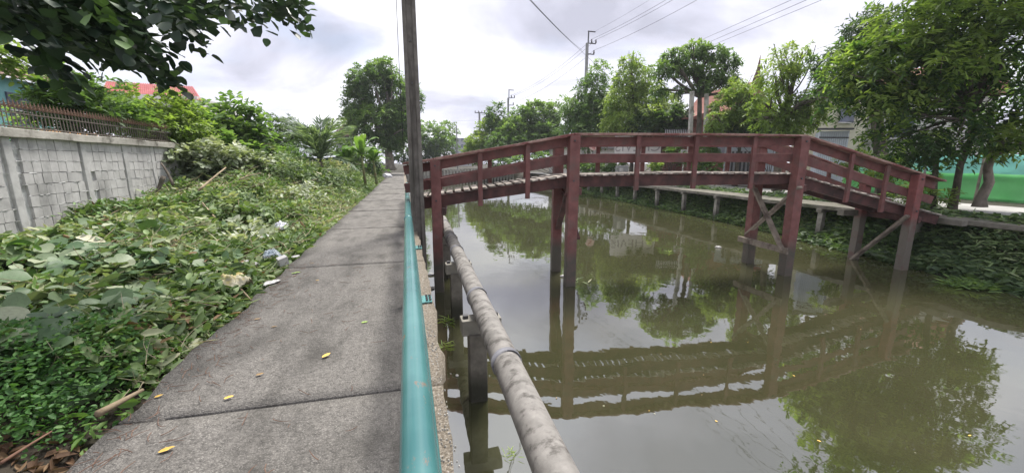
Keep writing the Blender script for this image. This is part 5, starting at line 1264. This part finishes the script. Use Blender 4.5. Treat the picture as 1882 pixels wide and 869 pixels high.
for i in range(3):
    for j in range(3): MB().box((p.x - 2 + i * 2, p.y - 3.02, p.z - 1 + j * 2.2), (.9, .06, 1.2)).build('window', M['glass'], fb)

# ------------------------------------------------------------------ utility poles and wires
def upole(x, y, H, lab):
    t = thing('utility_pole', (x, y, -.2), lab, 'utility pole', 'concrete utility poles along the far bank')
    zt = H
    MB().beam((x, y, -.3), (x, y, zt - 1.3), .36, .34, up=(0, 1, 0), w2=.26, h2=.24).build('shaft', M['lpole'], t)
    MB().beam((x + .10, y, zt - 2.0), (x + .14, y, zt), .11, .11, up=(0, 1, 0)).build('riser', M['steel'], t)
    arms = []
    for dz, L, ins in ((0, .85, ()), (-1.25, .95, (.45, .98)), (-2.4, .8, (.78,))):
        a_ = MB().beam((x + .05, y, zt + dz - .05), (x + .12 + L, y, zt + dz - .05), .10, .10, up=(0, 1, 0)).build('crossarm', M['steel'], t)
        for s in ins:
            MB().tube([(x + .1 + s, y, zt + dz), (x + .1 + s, y, zt + dz + .14), (x + .1 + s, y, zt + dz + .22), (x + .1 + s, y, zt + dz + .40)], [.07, .10, .07, .06], 8).build('insulator', M['insul'], a_)
            arms.append(Vector((x + .1 + s, y, zt + dz + .40)))
    return arms
P1 = at(1080, 57, 44); P2 = at(934, 165, 66)
A1 = upole(P1[0], P1[1], P1[2], 'grey utility pole with three bracket arms rising behind the bank trees, nearest of the poles')
A2 = upole(P2[0], P2[1], P2[2], 'smaller bracket-armed utility pole above the tree at the canal end')
t = thing('utility_pole', at(881, 300, 95), 'distant utility pole with a double cross arm left of the canal end tree', 'utility pole', 'concrete utility poles along the far bank')
p = Vector(at(881, 206, 95)); MB().beam((p.x, p.y, -.2), p, .38, .38, up=(0, 1, 0)).build('shaft', M['lpole'], t)
MB().beam(p + Vector((-1.1, 0, -.2)), p + Vector((1.4, 0, -.2)), .16, .16).build('crossarm', M['steel'], t)
MB().beam(p + Vector((-.9, 0, -3.2)), p + Vector((.9, 0, -3.2)), .14, .14).build('crossarm', M['steel'], t)
for s in (-1, -.2, .6, 1.3): MB().tube([p + Vector((s, 0, -.12)), p + Vector((s, 0, .25))], .09, 6).build('insulator', M['insul'], t)
t = thing('slim_mast', at(839, 290, 78), 'slim dark mast rising beside the far block of flats', 'pole')
p = Vector(at(839, 231, 78)); MB().tube([(p.x, p.y, -.2), p], [.16, .10], 8).build('shaft', M['lpole'], t)
def wire(a, b, sag, lab, r=.018, n=16, grp='overhead wires on the far bank'):
    r *= .8
    a, b = Vector(a), Vector(b)
    pts = [a.lerp(b, i / n) - Vector((0, 0, sag * 4 * (i / n) * (1 - i / n))) for i in range(n + 1)]
    return tag(MB().tube(pts, r, 5).build('overhead_wire', M['wire'], origin=tuple(a)), lab, 'wire', grp)
nm = ('left', 'middle', 'lowest')
for k in range(3):
    wire(A1[k], A2[k], .75, 'wire sagging between the two bracket poles, %s of three' % nm[k], .018)
    wire(A1[k], A1[k] + Vector((.3, -34, .35)), .8, 'wire from the nearest bracket pole to the top edge, %s of three' % nm[k], .017, 24)
    wire(A2[k], A2[k] + Vector((.2, 30, .2)), .6, 'far wire running on beyond the second pole, %s of three' % nm[k], .018, 10)
a0 = Vector((P1[0] + .9, P1[1], P1[2])); wire(a0, a0 + Vector((.3, -34, .3)), .6, 'thin earth wire above the three pole wires', .010, 20)
for k, (px0, py0, px1, py1) in enumerate(((1290, 72, 1452, 0), (1300, 78, 1480, 0), (1310, 82, 1508, 0))):
    a, b = Vector(at(px0, py0, 28)), Vector(at(px1, py1, 15)); d = (a - b)
    wire(b - d * .6, a + d * 1.2, .05, 'telephone wire crossing the upper right sky, %s of three' % ('top', 'middle', 'lowest')[k], .012, 12)
for k, (px0, py0, px1, py1) in enumerate(((1470, 100, 1600, 55), (1470, 108, 1600, 62), (1560, 100, 1640, 78))):
    a, b = Vector(at(px0, py0, 20)), Vector(at(px1, py1, 14)); d = (a - b)
    wire(b - d * .3, a + d * 2.2, .05, 'low wire entering the large right tree, %s of three' % ('top', 'middle', 'lowest')[k], .011, 12)
a, b = Vector(at(970, -8, 15)), Vector(at(1066, 92, 34)); d = a - b
wire(a + d * .3, b, .12, 'thick doubled cable slanting across the sky down to the nearest bracket pole', .016, 14)
wire(a + d * .3 + Vector((.06, 0, .03)), b + Vector((.2, 0, .0)), .2, 'thin cable running against the thick slanting cable', .012, 14)
wire(b, at(1130, 150, 42), .05, 'short cable continuing past the nearest pole into the trees', .014, 6)
wire(at(830, 222, 90), at(1050, 195, 40), .5, 'faint wire low in the sky between the far trees', .012, 10)

# ------------------------------------------------------------------ things on the water
def wpt(px, py):
    p = Vector(at(px, py, 1)); d = p - Vector((0, 0, CAM_H)); return Vector((0, 0, CAM_H)) + d * ((WZ + .006 - CAM_H) / d.z)
flm = [round_leaf(1.0, .22, M['yleaf'], 0, -.1, 200), round_leaf(1.0, .25, M['bleaf'], 0, -.1, 201), round_leaf(1.0, .2, M['paleleaf'], 0, -.1, 202)]
for me in flm[:2]: pass
for k in range(30):
    px, py = random.choice(((random.uniform(1000, 1870), random.uniform(560, 860)), (random.gauss(1450, 180), random.gauss(640, 70)), (random.uniform(1060, 1500), random.uniform(410, 520)), (random.uniform(930, 1500), random.uniform(620, 860))))
    if py > 866 or px > 1880: continue
    q = wpt(px, py)
    if q.x > float(bankx(q.y)) - .5 or q.x < 1.2: continue
    o = link('floating_leaf', flm[k % 3]); s = random.uniform(.015, .04); o.scale = (s, s, s); o.location = q; o.rotation_euler = (0, 0, random.uniform(0, 6.28))
    tag(o, ('small yellow leaf floating on the murky canal', 'small brown leaf floating on the murky canal', 'small pale leaf floating on the murky canal')[k % 3], 'leaf', 'leaves floating on the canal')
wm = []
for (px, py, n, sc, lab) in ((820, 636, 26, .13, 'small tuft of water weed floating beside the path ledge'), (1230, 463, 14, .12, 'small green weed floating in mid canal'), (822, 590, 22, .16, 'pale grass and string caught between the path wall and the pipe pile'), (1062, 520, 16, .18, 'pale twigs caught round the foot of the middle bridge post'), (940, 835, 20, .06, 'scum of small leaves floating beside the pipe')):
    q = wpt(px, py); az = rng.uniform(0, 6.28, n)
    P = np.array(q)[None] + rng.normal(scale=sc * .6, size=(n, 3)) * np.array([1, 1, 0]) + np.array([0, 0, .015]); Ls = sc * rng.uniform(.5, 1.5, n)
    me = leaves_mesh('floating_weed', P, np.stack([np.cos(az), np.sin(az), rng.uniform(0, .35, n)], 1), np.array([0, 0, 1.]) + rng.normal(scale=.3, size=(n, 3)), Ls, Ls * .12, M['ygreen' if n != 16 else 'wilt'], rng.uniform(0, 1, n), shape=LANCE, org=q)
    o = link('floating_weed', me); o.location = q; tag(o, lab, 'water weed')
# plastic rubbish floating between the path wall and the piles
for k, (px, py, m, s, lab) in enumerate(((792, 505, 'pgrey', .10, 'grey plastic scrap floating against the path wall'), (793, 530, 'pwhite', .08, 'white plastic scrap floating just below the grey one by the path wall'), (840, 690, 'pwhite', .03, 'tiny white foam bit floating beside the near pile'), (1320, 455, 'pwhite', .10, 'white plastic bag at the waterline of the far bank'), (1035, 508, 'pwhite', .08, 'white scrap at the foot of the middle bridge post'))):
    q = wpt(px, py); o = crumple('floating_plastic', q, (s, s * .7, s * .4), m, lab, 'plastic scrap', 60 + k, k * .8)
    o['group'] = 'plastic scraps floating on the canal'
q = Vector(at(1327, 368, 16.5)); q.z = G(16.2, 16.5) + .1

# ------------------------------------------------------------------ thin moist air that softens the far trees
HX, HY, HZ = (-245, 265), (-125, 425), (-3.8, 20)
hz = MB().box(((HX[0] + HX[1]) / 2, (HY[0] + HY[1]) / 2, (HZ[0] + HZ[1]) / 2), (HX[1] - HX[0], HY[1] - HY[0], HZ[1] - HZ[0])).build('haze', None)
hm = bpy.data.materials.new('haze_air'); hm.use_nodes = True; hn = hm.node_tree; hn.nodes.clear()
ho = N(hn, 'ShaderNodeOutputMaterial'); hv = N(hn, 'ShaderNodeVolumePrincipled')
hv.inputs['Density'].default_value = .0005; hv.inputs['Color'].default_value = (.9, .93, 1, 1); hv.inputs['Anisotropy'].default_value = .3
hn.links.new(hv.outputs[0], ho.inputs['Volume'])
hz.data.materials.clear(); hz.data.materials.append(hm)
tag(hz, 'thin pale haze over the canal', 'haze', kind='stuff')
